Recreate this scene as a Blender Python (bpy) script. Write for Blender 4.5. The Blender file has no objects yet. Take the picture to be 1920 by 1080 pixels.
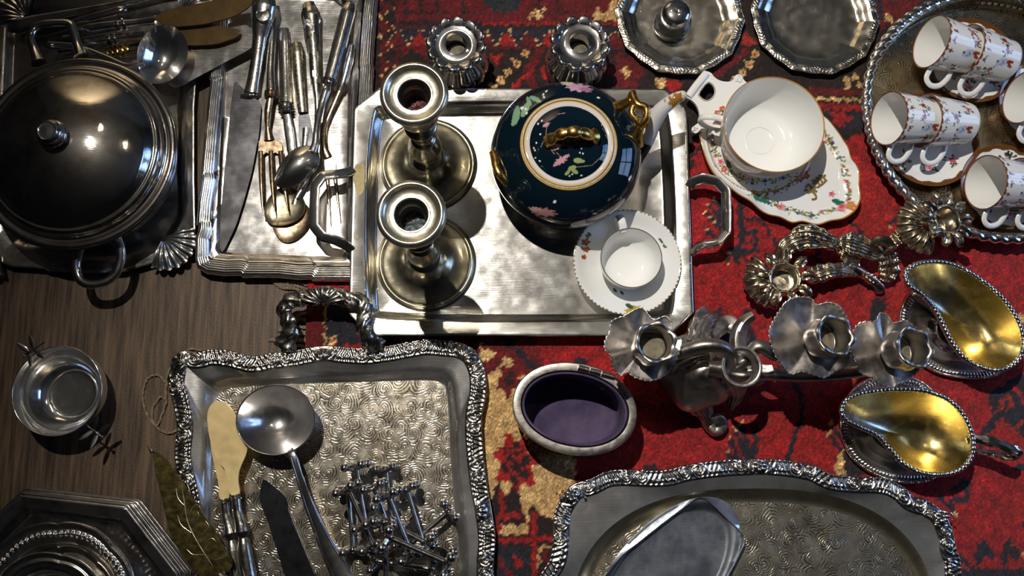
import bpy, math, random
import numpy as np
from mathutils import Vector, Matrix
from mathutils.geometry import tessellate_polygon

# ------------------------------------------------------------------ camera, light, exposure
CAM_H, TILT, F, CX, CY = 1.20, math.radians(11.0), 1640.0, 915.0, 540.0   # metres above the table; pixels of a 1920 x 1080 frame
scn = bpy.context.scene
COL = scn.collection
cam = bpy.data.objects.new('camera', bpy.data.cameras.new('camera'))
COL.objects.link(cam)
cam.location = (0, 0, CAM_H); cam.rotation_euler = (TILT, 0, 0)
cam.data.sensor_width = 36.0; cam.data.lens = F / 1920 * 36
cam.data.shift_x = (960 - CX) / 1920; cam.data.clip_start = 0.02; cam.data.clip_end = 50
scn.camera = cam

world = bpy.data.worlds.new('world'); scn.world = world; world.use_nodes = True
world.node_tree.nodes['Background'].inputs[0].default_value = (0.22, 0.42, 1.0, 1)
world.node_tree.nodes['Background'].inputs[1].default_value = 0.12

def spot(name, loc, aim, power, size, cone, blend, color):
    d = bpy.data.lights.new(name, 'SPOT'); d.energy = power; d.shadow_soft_size = size
    d.spot_size = math.radians(cone); d.spot_blend = blend; d.color = color
    o = bpy.data.objects.new(name, d); COL.objects.link(o); o.location = loc
    o.rotation_euler = (Vector(aim) - Vector(loc)).to_track_quat('-Z', 'Y').to_euler()
    return o
spot('ceiling_spot', (-0.40, 0.97, 2.25), (0.36, 0.06, 0), 195, 0.016, 56, 1.0, (1.0, 0.93, 0.83))
spot('ceiling_spot', (-0.15, 1.75, 2.4), (0.35, 0.3, 0), 9, 0.03, 50, 1.0, (1.0, 0.86, 0.66))
spot('ceiling_spot', (0.9, 1.2, 2.4), (0.3, 0.3, 0), 7, 0.03, 50, 1.0, (1.0, 0.88, 0.70))

spot('added_wall_spot', (-0.9, 2.3, 2.6), (-1.1, 3.4, 1.5), 260, 0.03, 70, 0.6, (1.0, 0.85, 0.65))  # added lamp: lights the unseen back wall so the dish lid reflects cream

scn.view_settings.view_transform = 'Standard'; scn.view_settings.look = 'None'
scn.view_settings.exposure = 0.0; scn.view_settings.gamma = 1.0
scn.view_settings.use_curve_mapping = False

# ------------------------------------------------------------------ helpers
random.seed(7); RNG = np.random.default_rng(7)
cT, sT = math.cos(TILT), math.sin(TILT)
def at(px, py, z):
    """point of the photograph at height z above the table, in metres"""
    dx, dy = (px - CX) / F, -(py - CY) / F
    d = np.array([dx, dy * cT + sT, dy * sT - cT]); t = (z - CAM_H) / d[2]
    return np.array([0, 0, CAM_H]) + d * t
def proj(V):
    V = np.asarray(V, float); x = V[:, 0]; y = V[:, 1]; z = V[:, 2] - CAM_H
    dep = y * sT - z * cT; up = y * cT + z * sT
    return np.stack([CX + F * x / dep, CY - F * up / dep], 1)
def P(pts, z):
    return np.array([at(p[0], p[1], z if len(p) < 3 else p[2]) for p in pts])
def P2(pts, z): return P(pts, z)[:, :2]
def mpp(px, py, z):
    """metres per pixel near that point"""
    return float(np.linalg.norm(at(px + 1, py, z) - at(px, py, z)))

def root_loc(o):
    while o.parent: o = o.parent
    return np.array(o.location)
def thing(name, label, cat, loc=(0, 0, 0), group=None):
    o = bpy.data.objects.new(name, None); COL.objects.link(o); o.empty_display_size = 0.02
    o.location = tuple(map(float, loc)); tag(o, label, cat, group); return o
def tag(o, label, cat, group=None, kind=None):
    if label: o['label'] = label
    if cat: o['category'] = cat
    if group: o['group'] = group
    if kind: o['kind'] = kind
    return o
def join(*ms):
    V, Fs, off = [], [], 0
    for v, f in ms:
        v = np.asarray(v, float).reshape(-1, 3); V.append(v); Fs += [tuple(int(i) + off for i in q) for q in f]; off += len(v)
    return np.concatenate(V), Fs
def mk(name, vf, m, parent=None, cols=None, smooth=True, sharp=40, loc=None, label=None):
    """one mesh object; its coordinates are given in the world's metres"""
    v, f = vf; v = np.asarray(v, float)
    if parent is not None: org = root_loc(parent)
    elif loc is not None: org = np.array(loc, float)
    else: org = np.zeros(3)
    me = bpy.data.meshes.new(name)
    me.from_pydata((v - org).tolist(), [], f)
    if smooth:
        me.polygons.foreach_set('use_smooth', np.ones(len(me.polygons), bool))
        if sharp: me.set_sharp_from_angle(angle=math.radians(sharp))
    if cols is not None:
        a = me.color_attributes.new('Col', 'FLOAT_COLOR', 'POINT')
        c = np.ones((len(v), 4), np.float32); c[:, :3] = cols; a.data.foreach_set('color', c.ravel())
    me.materials.append(m); me.update()
    o = bpy.data.objects.new(name, me); COL.objects.link(o)
    if parent is not None: o.parent = parent
    else: o.location = tuple(org)
    if label: o['label'] = label
    return o
def copy_tree(o, parent=None):
    c = o.copy(); COL.objects.link(c); c.parent = parent
    for ch in list(o.children): copy_tree(ch, c)
    return c

def grid_faces(r, n, closed=True, flip=False):
    f = []
    for i in range(r - 1):
        a, b = i * n, (i + 1) * n
        for j in range(n if closed else n - 1):
            k = (j + 1) % n
            f.append((a + j, a + k, b + k, b + j) if not flip else (a + j, b + j, b + k, a + k))
    return f
def loft(rings, cap0=False, cap1=False, closed=True):
    n = len(rings[0]); V = np.concatenate(rings); f = grid_faces(len(rings), n, closed)
    ex = []
    if cap0:
        ex.append(rings[0].mean(0)); c = len(V)
        f += [(c, (j + 1) % n, j) for j in range(n)]
    if cap1:
        ex.append(rings[-1].mean(0)); c = len(V) + len(ex) - 1; o = (len(rings) - 1) * n
        f += [(c, o + j, o + (j + 1) % n) for j in range(n)]
    if ex: V = np.concatenate([V, np.array(ex)])
    return V, f
def lathe(c, prof, n=64, mod=None, M=None, caps=True):
    """prof: (radius, height) along the section; mod(theta, r, z, i) -> (r, z)"""
    th = np.linspace(0, 2 * np.pi, n, endpoint=False); rings = []
    for i, (r, z) in enumerate(prof):
        rr, zz = np.full(n, float(max(r, 1e-5))), np.full(n, float(z))
        if mod: rr, zz = mod(th, rr, zz, i)
        rings.append(np.stack([rr * np.cos(th), rr * np.sin(th), zz], 1))
    v, f = loft(rings, caps and prof[0][0] > 1e-4, caps and prof[-1][0] > 1e-4)
    if M is not None: v = (np.c_[v, np.ones(len(v))] @ np.array(M).T)[:, :3]
    return v + np.array(list(c) if len(c) == 3 else [c[0], c[1], 0.0]), f
def prof_smooth(p, k=4):
    return spline(np.array(p, float), k * (len(p) - 1) + 1)
def spline(p, n, closed=False):
    p = np.asarray(p, float); m = len(p)
    if closed: q = np.concatenate([p[-1:], p, p[:2]]); segs = m
    else: q = np.concatenate([2 * p[:1] - p[1:2], p, 2 * p[-1:] - p[-2:-1]]); segs = m - 1
    t = np.linspace(0, segs, n, endpoint=not closed); i = np.minimum(t.astype(int), segs - 1); u = (t - i)[:, None]
    a, b, c, d = q[i], q[i + 1], q[i + 2], q[i + 3]
    return 0.5 * (2 * b + (c - a) * u + (2 * a - 5 * b + 4 * c - d) * u ** 2 + (3 * b - a - 3 * c + d) * u ** 3)
def resample(p, n, closed=True):
    p = np.asarray(p, float); q = np.concatenate([p, p[:1]]) if closed else p
    s = np.r_[0, np.cumsum(np.linalg.norm(np.diff(q, axis=0), axis=1))]
    t = np.linspace(0, s[-1], n, endpoint=not closed)
    return np.stack([np.interp(t, s, q[:, k]) for k in range(p.shape[1])], 1), t, s[-1]
def tube(pts, rad, n=12, flat=(1, 1), caps=True, ridges=0, rdepth=0.0, twist=0.0, closed=False, up=(0, 0, 1), section=None):
    p = np.asarray(pts, float); m = len(p)
    rad = np.broadcast_to(np.asarray(rad, float), (m,)) if np.ndim(rad) < 1 or len(rad) == m else np.interp(np.linspace(0, 1, m), np.linspace(0, 1, len(rad)), rad)
    T = np.gradient(p, axis=0)
    if closed: T = np.roll(p, -1, 0) - np.roll(p, 1, 0)
    T /= np.linalg.norm(T, axis=1)[:, None] + 1e-12
    up = np.array(up, float); s0 = np.cross(T[0], up)
    if np.linalg.norm(s0) < 1e-3: s0 = np.cross(T[0], [0, 1, 0.01])
    S = [s0 / np.linalg.norm(s0)]
    for i in range(1, m):
        s = S[-1] - T[i] * (S[-1] @ T[i]); S.append(s / (np.linalg.norm(s) + 1e-12))
    S = np.array(S); N = np.cross(S, T)
    th = np.linspace(0, 2 * np.pi, n, endpoint=False); rings = []
    for i in range(m):
        r = rad[i] * (1 + rdepth * np.cos(ridges * th + twist * i)) if ridges else np.full(n, rad[i])
        cs, sn = np.cos(th), np.sin(th)
        if section: cs, sn = np.sign(cs) * np.abs(cs) ** section, np.sign(sn) * np.abs(sn) ** section
        rings.append(p[i] + (r * cs * flat[0])[:, None] * S[i] + (r * sn * flat[1])[:, None] * N[i])
    if closed:
        V = np.concatenate(rings); f = []
        for i in range(m):
            a, b = i * n, ((i + 1) % m) * n
            f += [(a + j, a + (j + 1) % n, b + (j + 1) % n, b + j) for j in range(n)]
        return V, f
    return loft(rings, caps, caps)
def ball(c, r, n=12, sc=(1, 1, 1), M=None):
    a = np.linspace(-np.pi / 2, np.pi / 2, n // 2 + 2)
    v, f = lathe((0, 0, 0), [(r * np.cos(t), r * np.sin(t)) for t in a], n)
    v = v * np.array(sc)
    if M is not None: v = v @ np.array(M)[:3, :3].T
    return v + np.array(c), f
def slab(poly, z0, z1, holes=(), zf=None):
    """a flat piece with thickness from a traced outline (world xy)"""
    loops = [np.asarray(poly, float)] + [np.asarray(h, float) for h in holes]
    allp = np.concatenate(loops); n = len(allp)
    tri = tessellate_polygon([[Vector((x, y, 0)) for x, y in l] for l in loops])
    top = np.c_[allp, np.full(n, z1)]; bot = np.c_[allp, np.full(n, z0)]
    if zf is not None: dz = zf(allp); top[:, 2] += dz; bot[:, 2] += dz
    f = []
    for a, b, c in tri:
        A, B, C_ = allp[a], allp[b], allp[c]
        if (B[0] - A[0]) * (C_[1] - A[1]) - (B[1] - A[1]) * (C_[0] - A[0]) < 0: b, c = c, b
        f += [(a, b, c), (c + n, b + n, a + n)]
    o = 0
    for li, l in enumerate(loops):
        m = len(l); area = np.sum(l[:, 0] * np.roll(l[:, 1], -1) - l[:, 1] * np.roll(l[:, 0], -1))
        ccw = (area > 0) == (li == 0)
        for j in range(m):
            a, b = o + j, o + (j + 1) % m
            f.append((a, a + n, b + n, b) if ccw else (b, b + n, a + n, a))
        o += m
    return np.concatenate([top, bot]), f
def rounded(poly, it=2, cut=0.25):
    p = np.asarray(poly, float)
    for _ in range(it):
        q = np.roll(p, -1, 0); p = np.stack([p * (1 - cut) + q * cut, p * cut + q * (1 - cut)], 1).reshape(-1, 2)
    return p
def inset(poly, d):
    """mitred inset of a plain polygon"""
    p = np.asarray(poly, float); n = len(p)
    if np.sum(p[:, 0] * np.roll(p[:, 1], -1) - p[:, 1] * np.roll(p[:, 0], -1)) < 0: d = -d
    out = []
    for i in range(n):
        a, b, c = p[i - 1], p[i], p[(i + 1) % n]
        e1 = (b - a) / np.linalg.norm(b - a); e2 = (c - b) / np.linalg.norm(c - b)
        n1, n2 = np.array([-e1[1], e1[0]]), np.array([-e2[1], e2[0]])
        out.append(b + (n1 + n2) * d / (1 + n1 @ n2))
    return np.array(out)
def ccw(p):
    p = np.asarray(p, float)
    return p if np.sum(p[:, 0] * np.roll(p[:, 1], -1) - p[:, 1] * np.roll(p[:, 0], -1)) > 0 else p[::-1]
class Plate:
    """rings that follow an outline, from its edge to its middle"""
    def __init__(s, outline, n=240, centre=None, smooth=False):
        o = ccw(outline)
        if smooth: o = spline(o, 40 * len(o), True)
        s.p, s.s, s.per = resample(o, n); s.n = n
        s.c = np.array(centre, float)[:2] if centre is not None else s.p.mean(0)
        t = np.roll(s.p, -2, 0) - np.roll(s.p, 2, 0); t /= np.linalg.norm(t, axis=1)[:, None]
        s.nin = np.stack([-t[:, 1], t[:, 0]], 1)
        s.d = s.p - s.c; s.r = np.linalg.norm(s.d, axis=1); s.d = s.d / s.r[:, None]
    def ins(s, d, z): return np.c_[s.p + s.nin * np.reshape(d, (-1, 1)), np.broadcast_to(z, (s.n,))]
    def rad(s, d, z): return np.c_[s.c + s.d * (s.r - d)[:, None], np.broadcast_to(z, (s.n,))]
    def frac(s, k, z): return np.c_[s.c + s.d * (s.r * k)[:, None], np.broadcast_to(z, (s.n,))]
    def cast(s, poly, z):
        q = np.asarray(poly, float); a = q - s.c; b = np.roll(q, -1, 0) - s.c; e = b - a
        den = s.d[:, None, 0] * e[None, :, 1] - s.d[:, None, 1] * e[None, :, 0]
        den = np.where(np.abs(den) < 1e-12, 1e-12, den)
        t = (a[None, :, 0] * e[None, :, 1] - a[None, :, 1] * e[None, :, 0]) / den
        u = (a[None, :, 0] * s.d[:, None, 1] - a[None, :, 1] * s.d[:, None, 0]) / den
        t = np.where((t > 0) & (u >= -1e-9) & (u <= 1 + 1e-9), t, 0).max(1)
        return np.c_[s.c + s.d * t[:, None], np.broadcast_to(z, (s.n,))]
def mix(a, b, k): return a * (1 - k) + b * k
def shell_of(rings, t=0.0012):
    """rings from the middle to the edge, given a thin underside"""
    low = [r - np.array([0, 0, t]) for r in rings[::-1]]
    return loft(list(rings) + low, True, True)
def inner_grid(ring, k, zf=None):
    """rings from the middle out to the given ring"""
    c = ring.mean(0); out = []
    for i in range(1, k + 1):
        r = c + (ring - c) * (i / k); out.append(r)
    return out

# ------------------------------------------------------------------ materials
def lin(c):
    c = np.array(c, float) / 255
    return np.where(c <= 0.04045, c / 12.92, ((c + 0.055) / 1.055) ** 2.4)
def nodes(name):
    m = bpy.data.materials.new(name); m.use_nodes = True
    t = m.node_tree; b = t.nodes['Principled BSDF']; return m, t, b
def N_(t, kind, **k):
    n = t.nodes.new(kind)
    for a, v in k.items():
        if a in n.inputs: n.inputs[a].default_value = v
        else: setattr(n, a, v)
    return n
def ramp(t, fac, stops):
    r = t.nodes.new('ShaderNodeValToRGB'); e = r.color_ramp.elements
    while len(e) < len(stops): e.new(0.5)
    for x, (p, c) in zip(e, stops): x.position = p; x.color = (*c, 1)
    t.links.new(fac, r.inputs[0]); return r
def mapping(t, scale, rot=0.0):
    tc = t.nodes.new('ShaderNodeTexCoord'); mp = t.nodes.new('ShaderNodeMapping')
    mp.inputs['Scale'].default_value = scale; mp.inputs['Rotation'].default_value = (0, 0, rot)
    t.links.new(tc.outputs['Object'], mp.inputs[0]); return mp.outputs[0]
def metal(name, col, rough, tarnish=None, amount=0.5, scale=35, scratch=0.25, rot=0.0, stretch=(30, 900, 200), rvar=0.08, bump=None, engrave=0.0, attr=False, haze=(0.12, 0.42), escale=44.0):
    m, t, b = nodes(name); b.inputs['Metallic'].default_value = 1.0
    v = mapping(t, (1, 1, 1))
    n1 = N_(t, 'ShaderNodeTexNoise', Scale=scale, Detail=6.0, Roughness=0.62); t.links.new(v, n1.inputs['Vector'])
    tarnish = tarnish or tuple(x * 0.55 for x in col)
    lo, hi = 0.62 - 0.35 * amount, 0.80 - 0.2 * amount
    cr = ramp(t, n1.outputs['Fac'], [(lo, col), (hi, tarnish)])
    if attr:
        at_ = N_(t, 'ShaderNodeAttribute', attribute_name='Col')
        mx = N_(t, 'ShaderNodeMix', data_type='RGBA', blend_type='MULTIPLY'); mx.inputs[0].default_value = 1
        t.links.new(cr.outputs[0], mx.inputs[6]); t.links.new(at_.outputs['Color'], mx.inputs[7]); t.links.new(mx.outputs[2], b.inputs['Base Color'])
    else: t.links.new(cr.outputs[0], b.inputs['Base Color'])
    n2 = N_(t, 'ShaderNodeTexNoise', Scale=scale * 3.1, Detail=5.0); t.links.new(v, n2.inputs['Vector'])
    mr = N_(t, 'ShaderNodeMapRange'); mr.inputs[1].default_value = 0.3; mr.inputs[2].default_value = 0.7
    mr.inputs[3].default_value = max(0.02, rough - rvar); mr.inputs[4].default_value = rough + rvar
    t.links.new(n2.outputs['Fac'], mr.inputs[0]); t.links.new(mr.outputs[0], b.inputs['Roughness'])
    last = None
    if scratch:
        n3 = N_(t, 'ShaderNodeTexNoise', Scale=1.0, Detail=3.0); t.links.new(mapping(t, stretch, rot), n3.inputs['Vector'])
        bp = N_(t, 'ShaderNodeBump', Strength=scratch, Distance=0.0004); t.links.new(n3.outputs['Fac'], bp.inputs['Height']); last = bp
    if engrave:
        # chased scrolls: rings that swirl round scattered centres
        nz = N_(t, 'ShaderNodeTexNoise', Scale=34.0, Detail=3.0); t.links.new(v, nz.inputs['Vector'])
        sc = N_(t, 'ShaderNodeVectorMath', operation='SCALE'); t.links.new(nz.outputs['Color'], sc.inputs[0]); sc.inputs['Scale'].default_value = 0.016
        ad = N_(t, 'ShaderNodeVectorMath', operation='ADD'); t.links.new(v, ad.inputs[0]); t.links.new(sc.outputs[0], ad.inputs[1])
        vo = N_(t, 'ShaderNodeTexVoronoi', Scale=escale, feature='F1', voronoi_dimensions='2D'); t.links.new(ad.outputs[0], vo.inputs['Vector'])
        s2 = N_(t, 'ShaderNodeVectorMath', operation='SCALE'); s2.inputs['Scale'].default_value = 1.0; t.links.new(ad.outputs[0], s2.inputs[0])
        su = N_(t, 'ShaderNodeVectorMath', operation='SUBTRACT'); t.links.new(s2.outputs[0], su.inputs[0]); t.links.new(vo.outputs['Position'], su.inputs[1])
        sp = N_(t, 'ShaderNodeSeparateXYZ'); t.links.new(su.outputs[0], sp.inputs[0])
        an = N_(t, 'ShaderNodeMath', operation='ARCTAN2'); t.links.new(sp.outputs[1], an.inputs[0]); t.links.new(sp.outputs[0], an.inputs[1])
        le = N_(t, 'ShaderNodeMath', operation='MULTIPLY'); t.links.new(vo.outputs['Distance'], le.inputs[0]); le.inputs[1].default_value = 40.0
        a2 = N_(t, 'ShaderNodeMath', operation='MULTIPLY_ADD'); t.links.new(an.outputs[0], a2.inputs[0]); a2.inputs[1].default_value = 3.0; t.links.new(le.outputs[0], a2.inputs[2])
        si = N_(t, 'ShaderNodeMath', operation='SINE'); t.links.new(a2.outputs[0], si.inputs[0])
        gv = N_(t, 'ShaderNodeMapRange'); gv.inputs[1].default_value = 0.10; gv.inputs[2].default_value = 0.85; t.links.new(si.outputs[0], gv.inputs[0])
        w = N_(t, 'ShaderNodeTexNoise', Scale=60.0, Detail=3.0); t.links.new(v, w.inputs['Vector'])
        ws = N_(t, 'ShaderNodeMapRange'); ws.inputs[1].default_value = 0.36; ws.inputs[2].default_value = 0.58; t.links.new(w.outputs['Fac'], ws.inputs[0])
        mm = N_(t, 'ShaderNodeMath', operation='MULTIPLY'); t.links.new(gv.outputs[0], mm.inputs[0]); t.links.new(ws.outputs[0], mm.inputs[1])
        dk = N_(t, 'ShaderNodeMix', data_type='RGBA'); t.links.new(mm.outputs[0], dk.inputs[0]); t.links.new(cr.outputs[0], dk.inputs[6]); dk.inputs[7].default_value = (col[0] * .22, col[1] * .20, col[2] * .16, 1); t.links.new(dk.outputs[2], b.inputs['Base Color'])
        bp = N_(t, 'ShaderNodeBump', Strength=engrave, Distance=-0.0004); t.links.new(mm.outputs[0], bp.inputs['Height'])
        if last: t.links.new(last.outputs[0], bp.inputs['Normal'])
        last = bp
    if bump:
        n4 = N_(t, 'ShaderNodeTexNoise', Scale=bump[0], Detail=4.0); t.links.new(v, n4.inputs['Vector'])
        bp = N_(t, 'ShaderNodeBump', Strength=bump[1], Distance=0.001); t.links.new(n4.outputs['Fac'], bp.inputs['Height'])
        if last: t.links.new(last.outputs[0], bp.inputs['Normal'])
        last = bp
    if last: t.links.new(last.outputs[0], b.inputs['Normal'])
    if haze:
        # fine wear: a share of the surface scatters more widely
        g = N_(t, 'ShaderNodeBsdfAnisotropic', Roughness=haze[1]); ms = N_(t, 'ShaderNodeMixShader'); ms.inputs[0].default_value = haze[0]
        t.links.new(b.inputs['Base Color'].links[0].from_socket, g.inputs['Color'])
        if last: t.links.new(last.outputs[0], g.inputs['Normal'])
        t.links.new(b.outputs[0], ms.inputs[1]); t.links.new(g.outputs[0], ms.inputs[2]); t.links.new(ms.outputs[0], t.nodes['Material Output'].inputs[0])
    return m
def glaze(name, col=None, rough=0.07, attr=False, vary=0.0, coat=0.0):
    m, t, b = nodes(name); b.inputs['Roughness'].default_value = rough; b.inputs['Coat Weight'].default_value = coat
    v = mapping(t, (1, 1, 1)); n = N_(t, 'ShaderNodeTexNoise', Scale=60.0, Detail=4.0); t.links.new(v, n.inputs['Vector'])
    k = 1 - vary
    r = ramp(t, n.outputs['Fac'], [(0.35, (1, 1, 1)), (0.7, (k, k, k))])
    mx = N_(t, 'ShaderNodeMix', data_type='RGBA', blend_type='MULTIPLY'); mx.inputs[0].default_value = 1
    t.links.new(r.outputs[0], mx.inputs[6])
    if attr:
        a = N_(t, 'ShaderNodeAttribute', attribute_name='Col'); t.links.new(a.outputs['Color'], mx.inputs[7])
    else: mx.inputs[7].default_value = (*col, 1)
    t.links.new(mx.outputs[2], b.inputs['Base Color']); return m
def rough_mat(name, col, col2, scale=(8, 8, 8), rough=0.8, bump=0.3, bscale=300, rot=0):
    m, t, b = nodes(name); b.inputs['Roughness'].default_value = rough
    n = N_(t, 'ShaderNodeTexNoise', Scale=1.0, Detail=8.0, Roughness=0.65); t.links.new(mapping(t, scale, rot), n.inputs['Vector'])
    r = ramp(t, n.outputs['Fac'], [(0.36, col), (0.66, col2)]); t.links.new(r.outputs[0], b.inputs['Base Color'])
    n2 = N_(t, 'ShaderNodeTexNoise', Scale=bscale, Detail=3.0); t.links.new(mapping(t, (1, 1, 1)), n2.inputs['Vector'])
    bp = N_(t, 'ShaderNodeBump', Strength=bump, Distance=0.001); t.links.new(n2.outputs['Fac'], bp.inputs['Height']); t.links.new(bp.outputs[0], b.inputs['Normal'])
    return m

SILVER = metal('old silver plate', (0.78, 0.76, 0.72), 0.16, (0.45, 0.40, 0.33), 0.45)
BRIGHT = metal('bright silver', (0.86, 0.85, 0.83), 0.10, (0.6, 0.57, 0.52), 0.3, scratch=0.12)
DARKSIL = metal('dark polished silver', (0.62, 0.61, 0.61), 0.09, (0.25, 0.22, 0.20), 0.4, scratch=0.08, rvar=0.04)
TRAYSIL = metal('brushed tray silver', (0.70, 0.69, 0.66), 0.15, (0.52, 0.49, 0.44), 0.35, scale=18, scratch=0.30, rot=0.1, rvar=0.05, haze=(0.10, 0.38))
REED = metal('scratched tray silver', (0.80, 0.79, 0.77), 0.16, (0.45, 0.42, 0.39), 0.5, scale=22, scratch=0.3, rot=1.45, rvar=0.06, haze=(0.13, 0.34))
ENGR = metal('engraved silver', (0.66, 0.61, 0.52), 0.22, (0.42, 0.37, 0.28), 0.6, scale=22, scratch=0.15, engrave=0.45, haze=(0.14, 0.45))
ENGR2 = metal('engraved dull silver', (0.62, 0.57, 0.46), 0.27, (0.35, 0.30, 0.22), 0.5, scale=22, scratch=0.1, engrave=0.45, haze=(0.3, 0.52))
ORN = metal('chased silver border', (0.50, 0.48, 0.45), 0.20, (0.26, 0.24, 0.21), 0.5, scale=110, scratch=0.0, rvar=0.1)
ORNB = metal('chased bright border', (0.60, 0.59, 0.58), 0.20, (0.35, 0.32, 0.29), 0.5, scale=140, scratch=0.0)
FLANGE = metal('dull silver flange', (0.68, 0.68, 0.67), 0.22, (0.50, 0.48, 0.45), 0.5, scale=20, scratch=0.25, haze=(.38, .5))
BRASSY = metal('tarnished nickel silver', (0.62, 0.57, 0.42), 0.20, (0.36, 0.31, 0.19), 0.55, scale=30, scratch=0.2, haze=(.2, .42))
OLIVE = metal('tarnished brass', (0.15, 0.125, 0.045), 0.26, (0.115, 0.095, 0.035), 0.6, scale=40, scratch=0.15, bump=(60, 0.3))
GILT = metal('gilded lining', (0.80, 0.65, 0.28), 0.24, (0.52, 0.41, 0.16), 0.45, scale=22, scratch=0.2, attr=True)
GOLD = metal('painted gold', (0.70, 0.45, 0.13), 0.26, (0.40, 0.24, 0.07), 0.45, scale=120, scratch=0.0)
GILTSIL = metal('worn gilt silver', (0.72, 0.63, 0.45), 0.22, (0.30, 0.28, 0.27), 0.7, scale=60, scratch=0.0, bump=(220, 0.35))
PEWTER = metal('grey pewter', (0.50, 0.47, 0.44), 0.36, (0.30, 0.28, 0.27), 0.6, scale=40, scratch=0.0, bump=(120, 0.3))
BLADE = metal('dark steel blade', (0.17, 0.17, 0.18), 0.20, (0.12, 0.12, 0.13), 0.6, scale=14, scratch=0.2, rot=1.3, haze=(.2, .4))
BLACK = metal('black mirror blade', (0.16, 0.17, 0.20), 0.08, (0.08, 0.08, 0.09), 0.4, scale=50, scratch=0.1)
STEEL = metal('knife rest steel', (0.50, 0.50, 0.51), 0.13, (0.28, 0.26, 0.25), 0.5, scale=90, scratch=0.0)
COPPERY = metal('toned fork metal', (0.55, 0.42, 0.28), 0.24, (0.25, 0.18, 0.12), 0.5, scale=50, scratch=0.1)
WHITE = glaze('white porcelain', (0.82, 0.82, 0.81), 0.06, coat=0.3)
PAINTED = glaze('painted porcelain', None, 0.06, attr=True, coat=0.3)
BLUEPOT = glaze('dark blue glaze', None, 0.05, attr=True, coat=0.5)
HORN = glaze('pale horn', (0.82, 0.63, 0.31), 0.25, vary=0.25)
DHORN = glaze('brown horn', (0.13, 0.075, 0.022), 0.25, vary=0.4)
VELVET = rough_mat('purple velvet', (0.040, 0.028, 0.075), (0.11, 0.080, 0.155), (18, 18, 18), 0.95, 0.5, 700)
WAX = rough_mat('old wax', (0.08, 0.072, 0.05), (0.22, 0.195, 0.13), (90, 90, 90), 0.6)
WOOD = rough_mat('dark wood', (0.030, 0.017, 0.009), (0.175, 0.110, 0.062), (150, 9, 12), 0.55, 0.5, 400)
STRING = rough_mat('jute string', (0.16, 0.12, 0.08), (0.34, 0.28, 0.19), (300, 300, 300), 0.95)
LABELM = rough_mat('old paper residue', (0.45, 0.36, 0.18), (0.62, 0.52, 0.30), (90, 90, 90), 0.8)
DARKWALL = rough_mat('dark plaster', (0.030, 0.026, 0.022), (0.055, 0.047, 0.040), (1, 1, 1), 0.9)
CREAM = rough_mat('cream plaster', (0.42, 0.36, 0.27), (0.55, 0.48, 0.36), (1, 1, 1), 0.9)
FLOORM = rough_mat('floor boards', (0.03, 0.02, 0.014), (0.07, 0.045, 0.03), (3, 25, 1), 0.6)
CEIL = rough_mat('dim ceiling', (0.07, 0.065, 0.06), (0.11, 0.10, 0.09), (1, 1, 1), 0.9)
# ------------------------------------------------------------------ the room
def box(x0, x1, y0, y1, z0, z1):
    v = np.array([(x, y, z) for z in (z0, z1) for y in (y0, y1) for x in (x0, x1)], float)
    return v, [(0, 2, 3, 1), (4, 5, 7, 6), (0, 1, 5, 4), (2, 6, 7, 3), (0, 4, 6, 2), (1, 3, 7, 5)]
def struct(name, vf, m, parent=None, label=None):
    o = mk(name, vf, m, parent, smooth=False)
    if parent is None: o['kind'] = 'structure'
    if label: o['label'] = label
    return o
FZ, CZ = -0.76, 2.75
struct('floor', box(-3.2, 3.4, -2.6, 3.4, FZ - 0.05, FZ), FLOORM)
struct('ceiling', box(-3.2, 3.4, -2.6, 3.4, CZ, CZ + 0.05), CEIL)
struct('wall_left', box(-3.25, -3.2, -2.6, 3.4, FZ, CZ), DARKWALL)
struct('wall_back', box(-3.2, 3.4, 3.4, 3.45, FZ, CZ), CREAM)
struct('wall_front', box(-3.2, 3.4, -2.65, -2.6, FZ, CZ), DARKWALL)
wr = struct('wall_right', join(box(3.4, 3.45, -2.6, -0.1, FZ, CZ), box(3.4, 3.45, 1.5, 3.4, FZ, CZ), box(3.4, 3.45, -0.1, 1.5, FZ, 0.45), box(3.4, 3.45, -0.1, 1.5, 2.35, CZ)), DARKWALL)
mdl, t_, b_ = nodes('daylight pane')
em = N_(t_, 'ShaderNodeEmission', Strength=3.8); em.inputs[0].default_value = (0.30, 0.52, 1.0, 1)
nz = N_(t_, 'ShaderNodeTexNoise', Scale=1.2, Detail=3.0); t_.links.new(mapping(t_, (1, 1, 1)), nz.inputs['Vector'])
rp = ramp(t_, nz.outputs['Fac'], [(0.3, (0.18, 0.40, 1.0)), (0.7, (0.50, 0.70, 1.0))]); t_.links.new(rp.outputs[0], em.inputs[0])
t_.links.new(em.outputs[0], t_.nodes['Material Output'].inputs[0])
win = struct('window_1', join(box(3.37, 3.47, -0.15, -0.1, 0.4, 2.4), box(3.37, 3.47, 1.5, 1.55, 0.4, 2.4), box(3.37, 3.47, -0.1, 1.5, 0.4, 0.45), box(3.37, 3.47, -0.1, 1.5, 2.35, 2.4)), DARKWALL)
for i in range(2):
    y0 = -0.1 + i * 0.8
    for z0, z1 in ((0.45, 1.6), (1.66, 2.35)):
        struct('pane', box(3.42, 3.43, y0 + 0.03, y0 + 0.77, z0 + 0.02, z1 - 0.02), mdl, win)
    if i: struct('glazing_bar', box(3.38, 3.46, y0 - 0.03, y0 + 0.03, 0.45, 2.35), DARKWALL, win)
struct('transom', box(3.38, 3.46, -0.1, 1.5, 1.6, 1.66), DARKWALL, win)

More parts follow.
